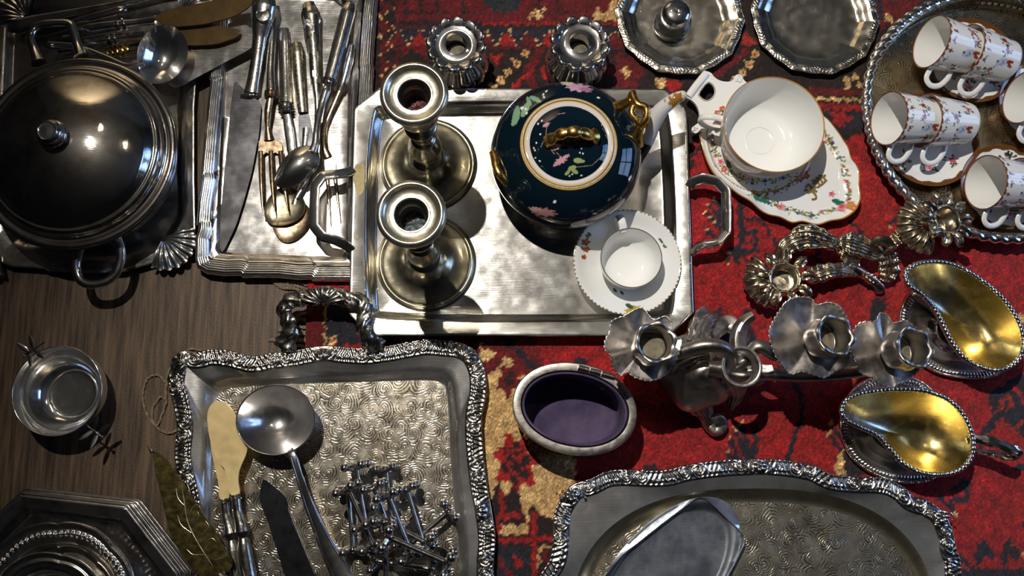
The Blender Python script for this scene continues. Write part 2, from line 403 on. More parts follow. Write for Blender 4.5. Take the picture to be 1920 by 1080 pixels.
# ------------------------------------------------------------------ the table
tb = thing('wooden_table', 'dark brown weathered wooden table carrying the silver and the rug', 'table', (0.15, 0.3, FZ))
mk('tabletop', box(-1.15, 1.30, -0.70, 1.15, -0.04, 0.0), WOOD, tb, smooth=False)
for x in (-1.08, 1.15):
    for y in (-0.63, 1.0):
        mk('leg', box(x, x + 0.08, y, y + 0.08, FZ, -0.04), WOOD, tb, smooth=False)

# ------------------------------------------------------------------ painting helper: colours of knots or of glaze
class Paint:
    def __init__(s, pts, base):
        s.p = np.asarray(pts, float); s.c = np.tile(np.array(base, float), (len(s.p), 1)) if np.ndim(base) == 1 else np.array(base, float)
    def put(s, m, col): s.c[m] = col
    def poly(s, pts, col):
        q = np.asarray(pts, float); x, y = s.p[:, 0], s.p[:, 1]
        lo, hi = q.min(0), q.max(0); idx = np.where((x >= lo[0]) & (x <= hi[0]) & (y >= lo[1]) & (y <= hi[1]))[0]
        if not len(idx): return
        X, Y = x[idx], y[idx]; ins = np.zeros(len(idx), bool)
        for (x0, y0), (x1, y1) in zip(q, np.roll(q, -1, 0)):
            c = ((y0 > Y) != (y1 > Y)) & (X < (x1 - x0) * (Y - y0) / (y1 - y0 + 1e-12) + x0); ins ^= c
        s.c[idx[ins]] = col
    def ell(s, x, y, rx, ry=None, col=(0, 0, 0), rot=0.0, wob=0, ph=0.0):
        ry = ry or rx; d = s.p - np.array([x, y]); c, n = math.cos(rot), math.sin(rot)
        u, v = (d[:, 0] * c + d[:, 1] * n) / rx, (-d[:, 0] * n + d[:, 1] * c) / ry
        r = np.hypot(u, v)
        if wob: r = r / (1 + 0.22 * np.cos(wob * np.arctan2(v, u) + ph))
        s.c[r < 1] = col
    def line(s, pts, w, col, closed=False):
        pts = np.asarray(pts, float); seq = zip(pts, np.roll(pts, -1, 0)) if closed else zip(pts[:-1], pts[1:])
        for a, b in seq:
            e = b - a; L = e @ e + 1e-12; d = s.p - a; t = np.clip((d @ e) / L, 0, 1)
            s.c[np.hypot(*(d - t[:, None] * e).T) < w / 2] = col

# ------------------------------------------------------------------ the rug
RZ = 0.008
rx0, rx1 = at(573, 620, RZ)[0], 0.98
ry0, ry1 = -0.42, 1.02
kn = 0.0026
nx, ny = int((rx1 - rx0) / kn), int((ry1 - ry0) / kn)
gx, gy = np.meshgrid(np.linspace(rx0, rx1, nx), np.linspace(ry0, ry1, ny))
V = np.stack([gx.ravel(), gy.ravel(), np.full(nx * ny, RZ)], 1)
px = proj(V)
jit = px + RNG.normal(0, 1.0, px.shape) + 2.0 * np.sin(px[:, ::-1] / 3.3)
RED, DRED, NAVY, CRM, DRK, ORA, TEAL = lin((158, 20, 27)), lin((102, 13, 21)), lin((26, 32, 46)), lin((214, 176, 118)), lin((28, 21, 23)), lin((158, 44, 32)), lin((24, 44, 48))
R_ = Paint(jit, RED)
R_.poly([(540, -400), (2400, -400), (2400, 330), (1640, 330), (1600, 300), (1300, 260), (1300, 320), (540, 320)], DRK)   # border zone at the top
# dark red field of the top border with its mottled motifs
R_.poly([(745, -60), (1170, -60), (1170, 42), (745, 42)], DRED)
R_.poly([(905, -5), (980, -5), (970, 18), (945, 26), (915, 14)], TEAL)
for x in (760, 790, 820, 870, 1010, 1045): R_.line([(x, -10), (x, 24), (x + 22, 24)], 5, DRK)
R_.line([(745, 40), (900, 40)], 5, DRK); R_.line([(880, 44), (1170, 44)], 4, RED)
R_.poly([(752, 48), (800, 48), (800, 110), (770, 90), (752, 110)], DRED)
for k in range(4): R_.line([(990 + k * 8, 34), (1002 + k * 6, 18)], 4.5, CRM)
R_.poly([(1110, 38), (1118, 10), (1130, 28), (1143, 8), (1158, -6), (1175, -6), (1175, 38)], CRM)
for a in (1120, 1150): R_.poly([(a, -20), (a + 26, -20), (a + 13, 14)], DRED)
# zigzag with cream dots along the left
for k in range(-1, 6):
    y = k * 36 - 4
    R_.poly([(714, y), (738, y + 18), (714, y + 36)], DRED)
    for q in range(5): R_.ell(714 + 24 * (1 - abs(q - 2) / 2.0), y + 2 + q * 8, 2.4, None, CRM)
R_.line([(745, -20), (745, 165)], 5, DRED)
# triangles on navy, right across
R_.poly([(740, 52), (1180, 52), (1180, 84), (740, 84)], NAVY)
for k in range(11):
    x = 745 + k * 41
    R_.poly([(x - 18, 85), (x, 58), (x + 18, 85)], RED if k % 2 else DRED)  # triangle reds darkened, partly standing in for the dimmer light up here
    for q in range(4):
        R_.ell(x - 4 - q * 5, 58 + q * 8, 2.1, None, CRM); R_.ell(x + 4 + q * 5, 58 + q * 8, 2.1, None, CRM)
R_.line([(740, 89), (1180, 89)], 4, DRED)
R_.poly([(915, 102), (945, 102), (930, 122)], RED); R_.line([(1012, 94), (990, 130), (1000, 165)], 16, DRED); R_.line([(1000, 130), (960, 165)], 9, RED)
for x, y in ((983, 100), (967, 117), (953, 135), (939, 151), (922, 164), (1415, 103), (1404, 120), (1392, 136), (1380, 152)):
    R_.poly([(x - 7, y - 7), (x + 7, y - 7), (x + 7, y + 7), (x - 7, y + 7)], CRM); R_.ell(x, y, 3, None, RED)
R_.ell(1174, 134, 30, 34, DRED, wob=6); R_.ell(1174, 134, 9, 10, CRM, wob=4)
R_.ell(1026, 135, 12, 14, RED)
R_.poly([(1384, 84), (1402, 56), (1420, 84)], ORA); R_.line([(1330, 150), (1380, 110), (1400, 95)], 14, DRED)
R_.ell(1240, 155, 12, 10, CRM); R_.ell(1262, 160, 16, 12, RED)
# stripes between the plates and the round tray
for y, c, w in ((171, DRED, 12), (185, CRM, 5), (199, RED, 12), (225, NAVY, 34)): R_.line([(1420, y - 3), (1625, y + 2)], w, c)
for x, y in ((1588, 160), (1590, 150), (1604, 146), (1611, 158)): R_.ell(x, y, 6, 7, CRM)
R_.ell(1576, 222, 18, 14, RED, wob=5); R_.ell(1540, 236, 12, 12, DRED); R_.poly([(1560, 275), (1640, 236), (1650, 340), (1600, 330)], RED)
R_.poly([(1640, -30), (1760, -30), (1700, 30), (1640, 60)], DRED); R_.poly([(1655, 42), (1665, 22), (1676, 42)], CRM); R_.line([(1650, -20), (1652, 30)], 8, NAVY)
R_.poly([(1300, 260), (1330, 262), (1345, 300), (1350, 345), (1300, 350)], RED); R_.line([(1300, 290), (1320, 270)], 8, NAVY)
# navy hooks on the red field
for k, (x, y) in enumerate(((1337, 374), (1328, 386), (1323, 398), (1330, 410), (1340, 418), (1324, 432))):
    R_.line([(x, y), (x + 22, y + 16)], 7, NAVY); R_.ell(x, y - 3, 3, None, CRM)
R_.line([(1352, 376), (1350, 430)], 9, NAVY); R_.line([(1388, 380), (1392, 440), (1382, 488)], 12, NAVY)
R_.line([(1392, 412), (1428, 410), (1456, 460)], 7, NAVY); R_.line([(1398, 436), (1416, 434), (1418, 470), (1372, 474)], 9, NAVY)
R_.line([(1400, 456), (1408, 450)], 5, NAVY)
for x, y in ((1366, 466), (1364, 486), (1402, 490)): R_.line([(1386, 470), (x, y)], 7, NAVY); R_.ell(x, y + 6, 3.2, None, CRM)
R_.line([(1592, 412), (1635, 458)], 7, NAVY); R_.line([(1540, 440), (1530, 485), (1556, 510)], 10, NAVY)
for x, y in ((1668, 425), (1690, 448), (1702, 465)): R_.ell(x, y, 3.2, None, CRM); R_.line([(x, y - 6), (x + 30, y - 30)], 8, NAVY)
R_.poly([(1340, 580), (1352, 578), (1376, 622), (1400, 578), (1412, 580), (1404, 606), (1420, 640), (1400, 668), (1360, 668), (1330, 640), (1350, 625)], NAVY)
R_.poly([(1636, 560), (1665, 560), (1650, 620), (1620, 650)], NAVY)
R_.line([(1462, 690), (1478, 705), (1500, 738), (1505, 780), (1488, 822), (1476, 870)], 9, NAVY)
R_.poly([(1570, 640), (1600, 630), (1608, 690), (1592, 712), (1580, 690)], NAVY); R_.line([(1625, 668), (1600, 720)], 8, ORA)
for a, b in (((1380, 808), (1402, 862)), ((1392, 800), (1410, 860)), ((1370, 826), (1390, 866)), ((1364, 850), (1384, 870)), ((1418, 806), (1414, 866))):
    R_.line([a, b], 10, NAVY)
    if a[0] != 1418: R_.ell(a[0] - 1, a[1] - 6, 4, 5, CRM)
for x, y in ((1560, 795), (1555, 812)): R_.ell(x, y, 3.5, 5, CRM); R_.line([(x + 3, y + 8), (x + 25, y + 34)], 9, NAVY)
R_.poly([(1566, 890), (1570, 860), (1580, 842), (1586, 895)], CRM); R_.poly([(1586, 895), (1582, 842), (1600, 850), (1630, 890)], NAVY)
R_.ell(1088, 678, 13, 8, NAVY); R_.ell(1222, 882, 16, 12, NAVY)
# cream lower part with dark rosettes
R_.poly([(888, 610), (1000, 610), (1020, 690), (990, 705), (950, 690), (930, 720), (905, 745), (888, 740)], DRED)
R_.line([(948, 636), (968, 655), (1012, 700)], 12, NAVY); R_.line([(930, 628), (960, 652)], 8, DRK)
for p in ([(898, 640), (905, 640), (906, 655), (930, 660), (928, 668), (916, 680), (898, 668)],): R_.poly(p, CRM)
R_.line([(918, 705), (940, 690), (950, 672), (958, 685)], 9, CRM)
R_.poly([(880, 730), (925, 700), (945, 700), (1000, 710), (1020, 800), (1080, 860), (1075, 930), (1044, 974), (1014, 968), (990, 982), (980, 960), (972, 930), (960, 928), (950, 940), (930, 915), (926, 945), (880, 925)], CRM)
R_.ell(955, 712, 20, 28, DRED, 0.3, wob=5); R_.ell(955, 712, 8, 14, DRK, 0.3)
R_.ell(968, 868, 36, 50, RED, -0.15, wob=7); R_.ell(968, 868, 24, 36, DRK, -0.15, wob=6, ph=1)
for k in range(26): R_.ell(968 + random.uniform(-20, 20), 868 + random.uniform(-30, 30), 3, 4, RED)
R_.poly([(880, 1080), (880, 930), (918, 940), (934, 902), (948, 930), (966, 914), (976, 930), (974, 950), (990, 985), (938, 985), (934, 960)], DRK)
R_.line([(940, 925), (944, 968)], 11, RED); R_.line([(935, 970), (972, 966)], 12, RED); R_.line([(934, 990), (934, 1020)], 6, DRED)
R_.poly([(992, 950), (1006, 954), (1020, 972), (1034, 966), (1040, 985), (1060, 1000), (1060, 1400), (925, 1400), (925, 1004), (992, 1004)], DRK)
R_.poly([(938, 984), (989, 984), (989, 1003), (938, 1003)], CRM)
R_.line([(1002, 966), (1002, 1090)], 10, RED); R_.line([(938, 1014), (1040, 1010)], 10, RED)
R_.poly([(936, 1024), (992, 1024), (992, 1090), (936, 1090)], NAVY); R_.line([(966, 1046), (976, 1060)], 9, RED); R_.line([(936, 1050), (962, 1090)], 9, DRED)
R_.line([(1036, 1024), (1012, 1026), (1010, 1062)], 5, CRM); R_.line([(1024, 1036), (1018, 1050)], 9, DRED)
# lower right corner
R_.poly([(1850, 740), (1880, 722), (1915, 700), (1990, 700), (1990, 850), (1930, 830), (1898, 800), (1878, 780), (1858, 812), (1846, 815), (1862, 770)], NAVY)
R_.line([(1872, 772), (1886, 742), (1900, 752), (1890, 768)], 8, ORA); R_.line([(1880, 790), (1900, 806), (1920, 790)], 7, ORA); R_.line([(1900, 722), (1925, 760)], 7, RED)
R_.line([(1846, 800), (1840, 840)], 8, NAVY); R_.line([(1790, 918), (1808, 902), (1814, 906), (1812, 938), (1786, 938), (1784, 950)], 11, NAVY); R_.line([(1760, 930), (1794, 962)], 8, NAVY)
R_.ell(1792, 966, 3, 4, CRM); R_.poly([(1800, 1090), (1800, 1030), (1812, 1050), (1830, 1066), (1990, 1066), (1990, 1400), (1700, 1400), (1780, 1060)], NAVY)
for x in (1844, 1892, 1938):
    R_.poly([(x - 18, 1052), (x - 10, 1018), (x + 2, 1012), (x + 24, 1040), (x + 20, 1052), (x, 1042), (x - 6, 1066)], NAVY)
R_.line([(1760, 1050), (1812, 1064)], 8, ORA)
# the side that faces the bare wood
R_.poly([(500, 560), (612, 560), (612, 1400), (500, 1400)], DRED); R_.poly([(611, 560), (760, 560), (760, 646), (611, 646)], NAVY); R_.line([(609, 560), (609, 1400)], 4, CRM)
R_.poly([(616, 630), (630, 630), (630, 648), (616, 648)], CRM); R_.ell(623, 639, 3, 4, RED)
R_.poly([(730, 600), (900, 640), (900, 700), (740, 660)], DRED)
for k in range(160):
    x, y = random.uniform(1920, 2400), random.uniform(-100, 1200); R_.ell(x, y, random.uniform(6, 22), random.uniform(6, 18), random.choice([NAVY, CRM, DRED]))
tint = np.exp(RNG.normal(0, 0.30, (ny, nx, 1)))
tint = tint * np.exp(np.repeat(np.repeat(RNG.normal(0, 0.16, (ny // 4 + 1, nx // 4 + 1, 1)), 4, 0), 4, 1)[:ny, :nx])
orange = np.clip(RNG.normal(0, 0.35, (ny, nx)), 0, 1).ravel()[:, None]
c = R_.c * tint.reshape(-1, 1)
c = c * (1 - 0.45 * orange) + 0.45 * orange * np.array([0.36, 0.085, 0.05]) * (0.4 + 0.6 * (c.sum(1, keepdims=True) > 0.25))
V[:, 2] -= np.abs(RNG.normal(0, 0.0006, len(V))) + 0.0002
fl = [(j * nx + i, j * nx + i + 1, (j + 1) * nx + i + 1, (j + 1) * nx + i) for j in range(ny - 1) for i in range(nx - 1)]
m, t_, b_ = nodes('wool pile'); b_.inputs['Roughness'].default_value = 0.95; b_.inputs['Sheen Weight'].default_value = 0.15
a_ = N_(t_, 'ShaderNodeAttribute', attribute_name='Col')
n1 = N_(t_, 'ShaderNodeTexNoise', Scale=1.0, Detail=5.0, Roughness=0.7); t_.links.new(mapping(t_, (700, 420, 300)), n1.inputs['Vector'])
r1 = ramp(t_, n1.outputs['Fac'], [(0.33, (0.28, 0.28, 0.28)), (0.67, (1.4, 1.4, 1.4))])
mx = N_(t_, 'ShaderNodeMix', data_type='RGBA', blend_type='MULTIPLY'); mx.inputs[0].default_value = 1
t_.links.new(a_.outputs['Color'], mx.inputs[6]); t_.links.new(r1.outputs[0], mx.inputs[7]); t_.links.new(mx.outputs[2], b_.inputs['Base Color'])
bp = N_(t_, 'ShaderNodeBump', Strength=0.8, Distance=0.0015); t_.links.new(n1.outputs['Fac'], bp.inputs['Height']); t_.links.new(bp.outputs[0], b_.inputs['Normal'])
WOOL = m
rug = thing('oriental_rug', 'red and navy knotted wool rug with cream motifs and a fringed edge', 'rug', (rx0, 0.3, 0))
mk('pile', (V, fl), WOOL, rug, cols=c, sharp=None)
mk('backing', box(rx0 + 0.001, rx1 - 0.001, ry0 + 0.001, ry1 - 0.001, 0.0, RZ - 0.003), STRING, rug, smooth=False)
fringe_y = [at(570, y, 0)[1] for y in (538, 546, 553, 590, 603, 616, 628, 640, 652)]
for k, y in enumerate(fringe_y):
    L = 0.052 if k < 3 else 0.028 + 0.012 * (k % 3)
    dy = 0.012 + 0.004 * k if k < 3 else -0.012 - 0.004 * (k % 4)
    q = [(rx0 + 0.004, y, 0.004), (rx0 - L * 0.35, y + dy * 0.2 + 0.004, 0.004), (rx0 - L * 0.7, y + dy * 0.7 - 0.004, 0.003), (rx0 - L, y + dy, 0.002)]
    p = spline(q, 60)
    a = np.linspace(0, 40, 60); o1 = np.stack([0 * a, np.sin(a) * 0.0014, np.cos(a) * 0.0008], 1)
    mk('fringe_cord', join(tube(p + o1, 0.0011, 6), tube(p - o1, 0.0011, 6), ball(p[30], 0.003, 8)), STRING, rug)
for name_, pts in (('thin jute string trailing from the leafy tray corner across bare wood', [(378, 657), (352, 656), (328, 680), (315, 700), (311, 730), (311, 755), (303, 780), (292, 800), (285, 770), (300, 745), (309, 748)]),
                   ('small oval loop of jute string beside the leafy tray border', [(310, 716), (296, 703), (278, 709), (270, 726), (268, 748), (275, 775), (292, 800), (315, 812), (335, 806)])):
    mk_ = mk('jute_string', tube(spline(P([(x, y, 0.0015 + 0.0012 * (i % 2)) for i, (x, y) in enumerate(pts)], 0), 80), 0.0017, 6, ridges=3, rdepth=0.25, twist=1.2), STRING, loc=at(300, 750, 0))
    tag(mk_, name_, 'string', 'loose string beside the engraved tray')
# ------------------------------------------------------------------ relief for chased borders
def swirl(u, v, size, hand=1):
    r = np.hypot(u, v); a = np.arctan2(v, u * hand)
    return (0.5 + 0.5 * np.cos(2 * np.pi * r / (size * 0.42) - a * 2)) * np.exp(-(r / size) ** 4)
def fan(u, v, size, ribs=9):
    r = np.hypot(u, v); a = np.arctan2(u, v)
    return (0.45 + 0.55 * np.abs(np.cos(a * ribs))) * np.exp(-(r / size) ** 6)
def chased(pl, width, z0, z1, amp, k=16, period=0.058, bosses=(), flute=0.0062, seed=0):
    """rings of a border: from the inner side of the border out to its edge, with leafage in relief"""
    rings = []; s = pl.s; n = max(2, round(pl.per / period)); per = pl.per / n
    ph = (s / per) % 1.0
    for i in range(k + 1):
        t = i / k                                   # 0 at the inner side, 1 at the outer edge
        env = np.sin(np.pi * min(max(t, 0), 1)) ** 0.5 if 0 < t < 1 else 0.0
        v = (t - 0.5) * width
        leaf = np.sin(np.pi * (s / flute + 1.6 * (t - 0.5) * np.sign(ph - 0.5))) ** 2 * np.clip(np.abs(np.sin(np.pi * ph)) * 1.6 - 0.25, 0, 1)
        u = (ph - np.round(ph)) * per
        h = 0.30 * leaf + 0.34 * np.exp(-((t - .10) / .06) ** 2) + 0.30 * np.exp(-((t - .88) / .05) ** 2) + 0.9 * swirl(u - 0.009, v - width * 0.05, width * 0.42, 1) + 0.9 * swirl(u + 0.009, v - width * 0.05, width * 0.42, -1)
        h = h + 0.5 * np.clip(np.sin(2 * np.pi * s / 0.0042), 0, 1) * (0.30 < t < 0.42) * (np.abs(ph - 0.5) < 0.22)
        for (p, size, ribs) in bosses:
            du = pl.p - p; dist = np.hypot(*du.T); near = np.exp(-(dist / (size * 1.2)) ** 4)
            us = (s - s[np.argmin(dist)] + pl.per / 2) % pl.per - pl.per / 2
            h = h * (1 - near) + near * 1.35 * fan(us, v + width * 0.55, size * 1.3, ribs)
        z = z0 + (z1 - z0) * t + 0.35 * amp * math.sin(math.pi * t) + amp * h * env
        z = z + 0.0009 * math.exp(-((t - .93) / .05) ** 2) * (t < 1)
        d = width * (1 - t)
        if t == 1: d = 0.0
        rings.append(pl.ins(np.full(pl.n, d) - (0.12 * width * h * (t > 0.85) * (t < 1)), z))
    return rings

# ------------------------------------------------------------------ tray with cut corners
tz = 0.034
oc = ccw(P2([(712, 165), (664, 203), (654, 590), (695, 630), (1256, 630), (1300, 588), (1287, 205), (1247, 167)], tz))
tray = thing('silver_tray', 'brushed silver tray with cut corners and strap handles under the teapot and candlesticks', 'tray', (*oc.mean(0), RZ))
pl = Plate(oc, 400)
in1 = rounded(inset(oc, 0.018), 3); in2 = rounded(inset(oc, 0.0225), 3, 0.3); in3 = rounded(inset(oc, 0.0285), 3, 0.3); in4 = rounded(inset(oc, 0.0335), 3, 0.3)
fl = pl.cast(in4, 0.0125)
rings = inner_grid(fl, 6)
rings += [pl.cast(rounded(inset(oc, 0.0310), 3, .3), 0.0132), pl.cast(in3, 0.0165), pl.cast(rounded(inset(oc, .0255), 3, .3), 0.024), pl.cast(in2, 0.0300), pl.cast(rounded(inset(oc, .0202), 3, .28), 0.0330), pl.cast(in1, 0.0340), pl.cast(inset(oc, 0.004), 0.0345), pl.cast(inset(oc, 0.001), 0.0352), pl.ins(0.0, 0.0346)]
o = mk('tray_body', shell_of(rings, 0.0016), TRAYSIL, tray, sharp=55)
mk('label_residue', slab(rounded(P2([(661, 310), (683, 304), (684, 330), (682, 362), (672, 368), (663, 348)], 0.0355), 1), 0.0345, 0.0353), LABELM, o, label='cream paper residue on the rim')
mk('label_residue', slab(rounded(P2([(665, 441), (671, 439), (672, 448), (667, 450)], 0.0355), 1), 0.0345, 0.0353), LABELM, o)
for path in ([(1293, 350, .0335), (1299, 340, .038), (1318, 334, .044), (1346, 341, .046), (1361, 358, .047), (1362, 396, .048), (1362, 434, .047), (1346, 454, .046), (1320, 458, .044), (1306, 464, .038), (1297, 474, .0335)],
             [(661, 318, .0335), (650, 324, .041), (630, 327, .047), (606, 329, .049), (591, 350, .050), (589, 388, .050), (589, 424, .049), (605, 444, .048), (628, 450, .046), (646, 458, .041), (658, 470, .0335)]):
    q = P(path, 0); q, _, _ = resample(q, 70, False)
    w = np.full(70, 0.0060)
    mk('handle', tube(q, w, 14, (1.2, 0.45), section=0.5), BRIGHT, tray)

# ------------------------------------------------------------------ tray with reeded border, under the carving cutlery
rz = 0.024
ro = P2([(385, -48), (470, -56), (560, -58), (640, -56), (696, -50), (707, -36), (708, 0), (704, 34), (705, 36), (702, 70), (699, 118), (701, 121), (698, 170), (693, 260), (692, 262), (690, 340), (688, 430), (690, 500), (682, 520), (668, 526), (584, 526), (582, 522), (560, 523), (520, 519), (452, 519), (449, 515), (420, 516), (386, 512), (368, 502), (363, 484), (364, 446), (371, 423), (366, 421), (369, 380), (377, 332), (374, 328), (380, 260), (388, 180), (392, 150), (389, 146), (392, 60), (396, 0), (390, -36)], rz)
t2 = thing('silver_tray', 'scratched silver tray with stepped reeded border holding carving knives and spoons', 'tray', (*ro.mean(0), 0))
pl = Plate(ro, 900)
fl2 = rounded(P2([(428, 2), (650, 0), (652, 200), (648, 470), (638, 482), (424, 474), (412, 462), (420, 250)], 0.010), 2, .12)
fo = pl.cast(fl2, 0.010)
rim = []
for i in range(25):
    t = i / 24; rim.append(pl.ins(0.020 * (1 - t), 0.0215 + 0.0022 * math.sin(math.pi * t) + 0.0010 * abs(math.sin(math.pi * t * 6)) - 0.003 * t ** 6))
st = rim[0]
slope = [mix(fo, st, k) * np.array([1, 1, 0]) + np.array([0, 0, z]) for k, z in ((0.05, .0102), (.12, .0115), (.22, .0155), (.32, .0178), (.5, .0182), (.75, .0188), (.9, .0200))]
o = mk('tray_body', shell_of(inner_grid(fo, 8) + slope, 0.0014), REED, t2, sharp=50)
mk('reeded_border', loft(rim + [r - np.array([0, 0, .0015]) for r in rim[::-2]]), BRIGHT, t2, sharp=70)

# ------------------------------------------------------------------ tray with shell corners, under the covered dish
so = P2([(-12, 12), (20, -12), (120, -6), (240, -8), (352, -12), (372, 10), (371, 100), (364, 200), (364, 330), (366, 432), (358, 452), (340, 484), (300, 496), (284, 494), (230, 510), (150, 513), (88, 508), (82, 504), (20, 500), (-4, 490), (-22, 460), (-24, 250)], 0.016)
t3 = thing('silver_tray', 'dark silver tray with scallop shell corners under the covered dish', 'tray', (*so.mean(0), 0))
pl = Plate(so, 500)
sh = []
for cx_, cy_, sx_, sy_ in ((306, 446, 1, 1), (52, 34, -1, -1), (-2, 460, -1, 1), (340, 20, 1, -1)):
    sh.append((at(cx_, cy_, 0.016)[:2], sx_, sy_))
fo3 = pl.frac(.80, 0.006)
rg = inner_grid(fo3, 5) + [pl.frac(.82, .0066), pl.frac(.85, .010), pl.frac(.88, .0135), pl.frac(.94, .015), pl.frac(.975, .0158), pl.frac(.99, .0166), pl.ins(0, .0158)]
mk('tray_body', shell_of(rg, 0.0014), SILVER, t3, sharp=60)
for (c0, sx_, sy_), ang in zip(sh, (-45, 135, -135, 45)):
    rr = []
    a = np.radians(np.linspace(ang - 62, ang + 62, 121)); u = np.linspace(-1, 1, 121)
    for i in range(13):
        t = i / 12; R = 0.006 + 0.044 * t
        flute = np.abs(np.cos(u * np.pi * 4.0)) ** 0.7
        R = R * (1 - 0.10 * t * (1 - flute)) * (1 - 0.10 * u ** 2)
        rr.append(np.c_[c0[0] + R * np.cos(a), c0[1] + R * np.sin(a), 0.0175 + 0.004 * math.sin(math.pi * min(t * 1.1, 1)) * 1 + 0.0028 * flute * t - 0.0015 * t ** 3])
    g = loft(rr, closed=False)
    lowr = [r - np.array([0, 0, .0016]) for r in rr]
    lo = loft(lowr[::-1], closed=False)
    edge = loft([rr[-1], lowr[-1]], closed=False)
    mk('shell', join(g, lo, edge), BRIGHT, t3)

# ------------------------------------------------------------------ engraved tray with leafy border, lower left
ez = 0.032
eo = P2([(318, 690), (326, 668), (345, 656), (370, 660), (397, 654), (435, 658), (472, 667), (510, 661), (547, 657), (577, 651), (610, 647), (647, 650), (685, 652), (722, 648), (760, 641), (797, 635), (830, 637), (866, 642), (893, 660), (909, 692), (912, 735), (904, 780), (905, 830), (912, 900), (922, 955), (929, 1010), (926, 1070), (932, 1150), (944, 1250), (950, 1340), (955, 1400), (930, 1450), (880, 1470), (780, 1460), (640, 1475), (500, 1462), (420, 1475), (378, 1460), (362, 1410), (366, 1320), (360, 1210), (364, 1110), (352, 1010), (342, 940), (326, 860), (330, 800), (322, 755), (314, 722)], ez)
t4 = thing('engraved_tray', 'engraved silver tray with leafy raised border and scrolled handle holding a ladle and knife rests', 'tray', (*P2([(620, 1050)], 0)[0], 0))
pl = Plate(eo, 1900, centre=at(625, 1050, 0), smooth=True)
ef = rounded(P2([(402, 752), (424, 726), (620, 718), (815, 712), (838, 726), (846, 880), (864, 1080), (880, 1380), (850, 1410), (400, 1410), (376, 1380), (394, 1080), (400, 900)], 0.014), 2, .15)
efo = pl.cast(ef, 0.0145)
bos = [(at(333, 676, ez)[:2], 0.019, 6), (at(884, 656, ez)[:2], 0.019, 6), (at(606, 650, ez)[:2], 0.013, 5), (at(918, 955, ez)[:2], 0.012, 5)]
bord = chased(pl, 0.0225, 0.030, 0.0285, 0.0040, 22, 0.062, bos)
st = bord[0]
mk('tray_floor', shell_of(inner_grid(efo, 3), 0.0014), ENGR, t4)
slope = [efo] + [mix(efo, st, k) * np.array([1, 1, 0]) + np.array([0, 0, z]) for k, z in ((.06, .0150), (.16, .0175), (.30, .0215), (.42, .0245), (.6, .0262), (.8, .0280))] + [st]
o = mk('flange', loft(slope + [s_ - np.array([0, 0, .0016]) for s_ in slope[::-1]]), FLANGE, t4)
mk('border', loft(bord + [pl.ins(0, .0262), pl.ins(.012, .0275), pl.ins(.0225, .0285)]), ORN, t4, sharp=None)
def foliate_bar(path, w, n=220, ridges=5):
    q = spline(np.array(path), n); L = np.linspace(0, 1, n)
    wob = 1 + 0.16 * np.abs(np.sin(L * 44)) + 0.10 * np.sin(L * 90)
    return tube(q, w * wob, 28, (1.0, 0.62), ridges=ridges, rdepth=0.13, twist=0.33)
hp = P([(532, 652, .030), (540, 634, .036), (543, 614, .041), (537, 596, .044), (533, 578, .046), (545, 564, .048), (566, 559, .049), (586, 556, .050), (610, 553, .051), (634, 556, .050), (655, 562, .049), (678, 566, .048), (685, 582, .050), (681, 602, .051), (684, 622, .049), (694, 640, .043), (702, 650, .034)], 0)
hd = mk('handle', foliate_bar(hp, np.interp(np.linspace(0, 1, 220), [0, .08, .2, .35, .5, .65, .8, .92, 1], [.014, .010, .0085, .0095, .010, .0095, .0085, .010, .014])), ORN, t4)
a = np.linspace(-1.45, 1.45, 91); u = np.linspace(-1, 1, 91); rr = []
hc = at(604, 571, .054)
for i in range(12):
    t = i / 11; fl_ = np.abs(np.cos(u * math.pi * 4.5)); R = (0.003 + 0.023 * t) * (1 - .06 * t * (1 - fl_))
    rr.append(np.c_[hc[0] + R * np.sin(a) * 1.15, hc[1] + R * np.cos(a) * 0.9, 0.0545 + 0.003 * math.sin(math.pi * t * .9) + .0016 * fl_ * t])
lo_ = [r - np.array([0, 0, .004]) for r in rr]
mk('shell', join(loft(rr, closed=False), loft(lo_[::-1], closed=False), loft([rr[-1], lo_[-1]], closed=False)), ORN, hd)
bead = [ball(hc + np.array([0.0285 * math.sin(x), 0.0225 * math.cos(x), .001]), .0017, 8) for x in np.linspace(-1.3, 1.3, 19)]
for q_ in bead: mk('bead', q_, ORN, hd)
for q_ in [ball(hp[k] + np.array([0, 0, .004]), .005, 10, (1, 1, .6)) for k in (1, 4, 6, 10, 12, 15)]: mk('boss', q_, ORN, hd)

# ------------------------------------------------------------------ big engraved tray with floral border, lower right
gz = 0.034
go = P2([(1005, 1110), (1012, 1080), (1032, 1045), (1037, 1000), (1040, 960), (1055, 930), (1075, 908), (1105, 898), (1135, 884), (1165, 880), (1220, 882), (1255, 880), (1285, 872), (1340, 864), (1410, 860), (1470, 862), (1525, 872), (1560, 888), (1600, 893), (1660, 896), (1695, 912), (1715, 930), (1745, 940), (1775, 965), (1790, 1000), (1795, 1030), (1803, 1050), (1806, 1090), (1822, 1140), (1826, 1240), (1816, 1340), (1790, 1400), (1720, 1450), (1600, 1485), (1410, 1500), (1220, 1490), (1100, 1460), (1030, 1410), (1000, 1330), (992, 1220)], gz)
t5 = thing('engraved_tray', 'large oval engraved tray with flower and scroll border beneath a small octagonal plate', 'tray', (*P2([(1412, 1180)], 0)[0], RZ))
pl = Plate(go, 1900, centre=at(1412, 1180, gz), smooth=True)
a = np.linspace(0, 2 * np.pi, 200, endpoint=False)
def sup(cx_, cy_, rx_, ry_, e, z): return P2([(cx_ + rx_ * np.sign(math.cos(x)) * abs(math.cos(x)) ** e, cy_ + ry_ * np.sign(math.sin(x)) * abs(math.sin(x)) ** e) for x in a], z)
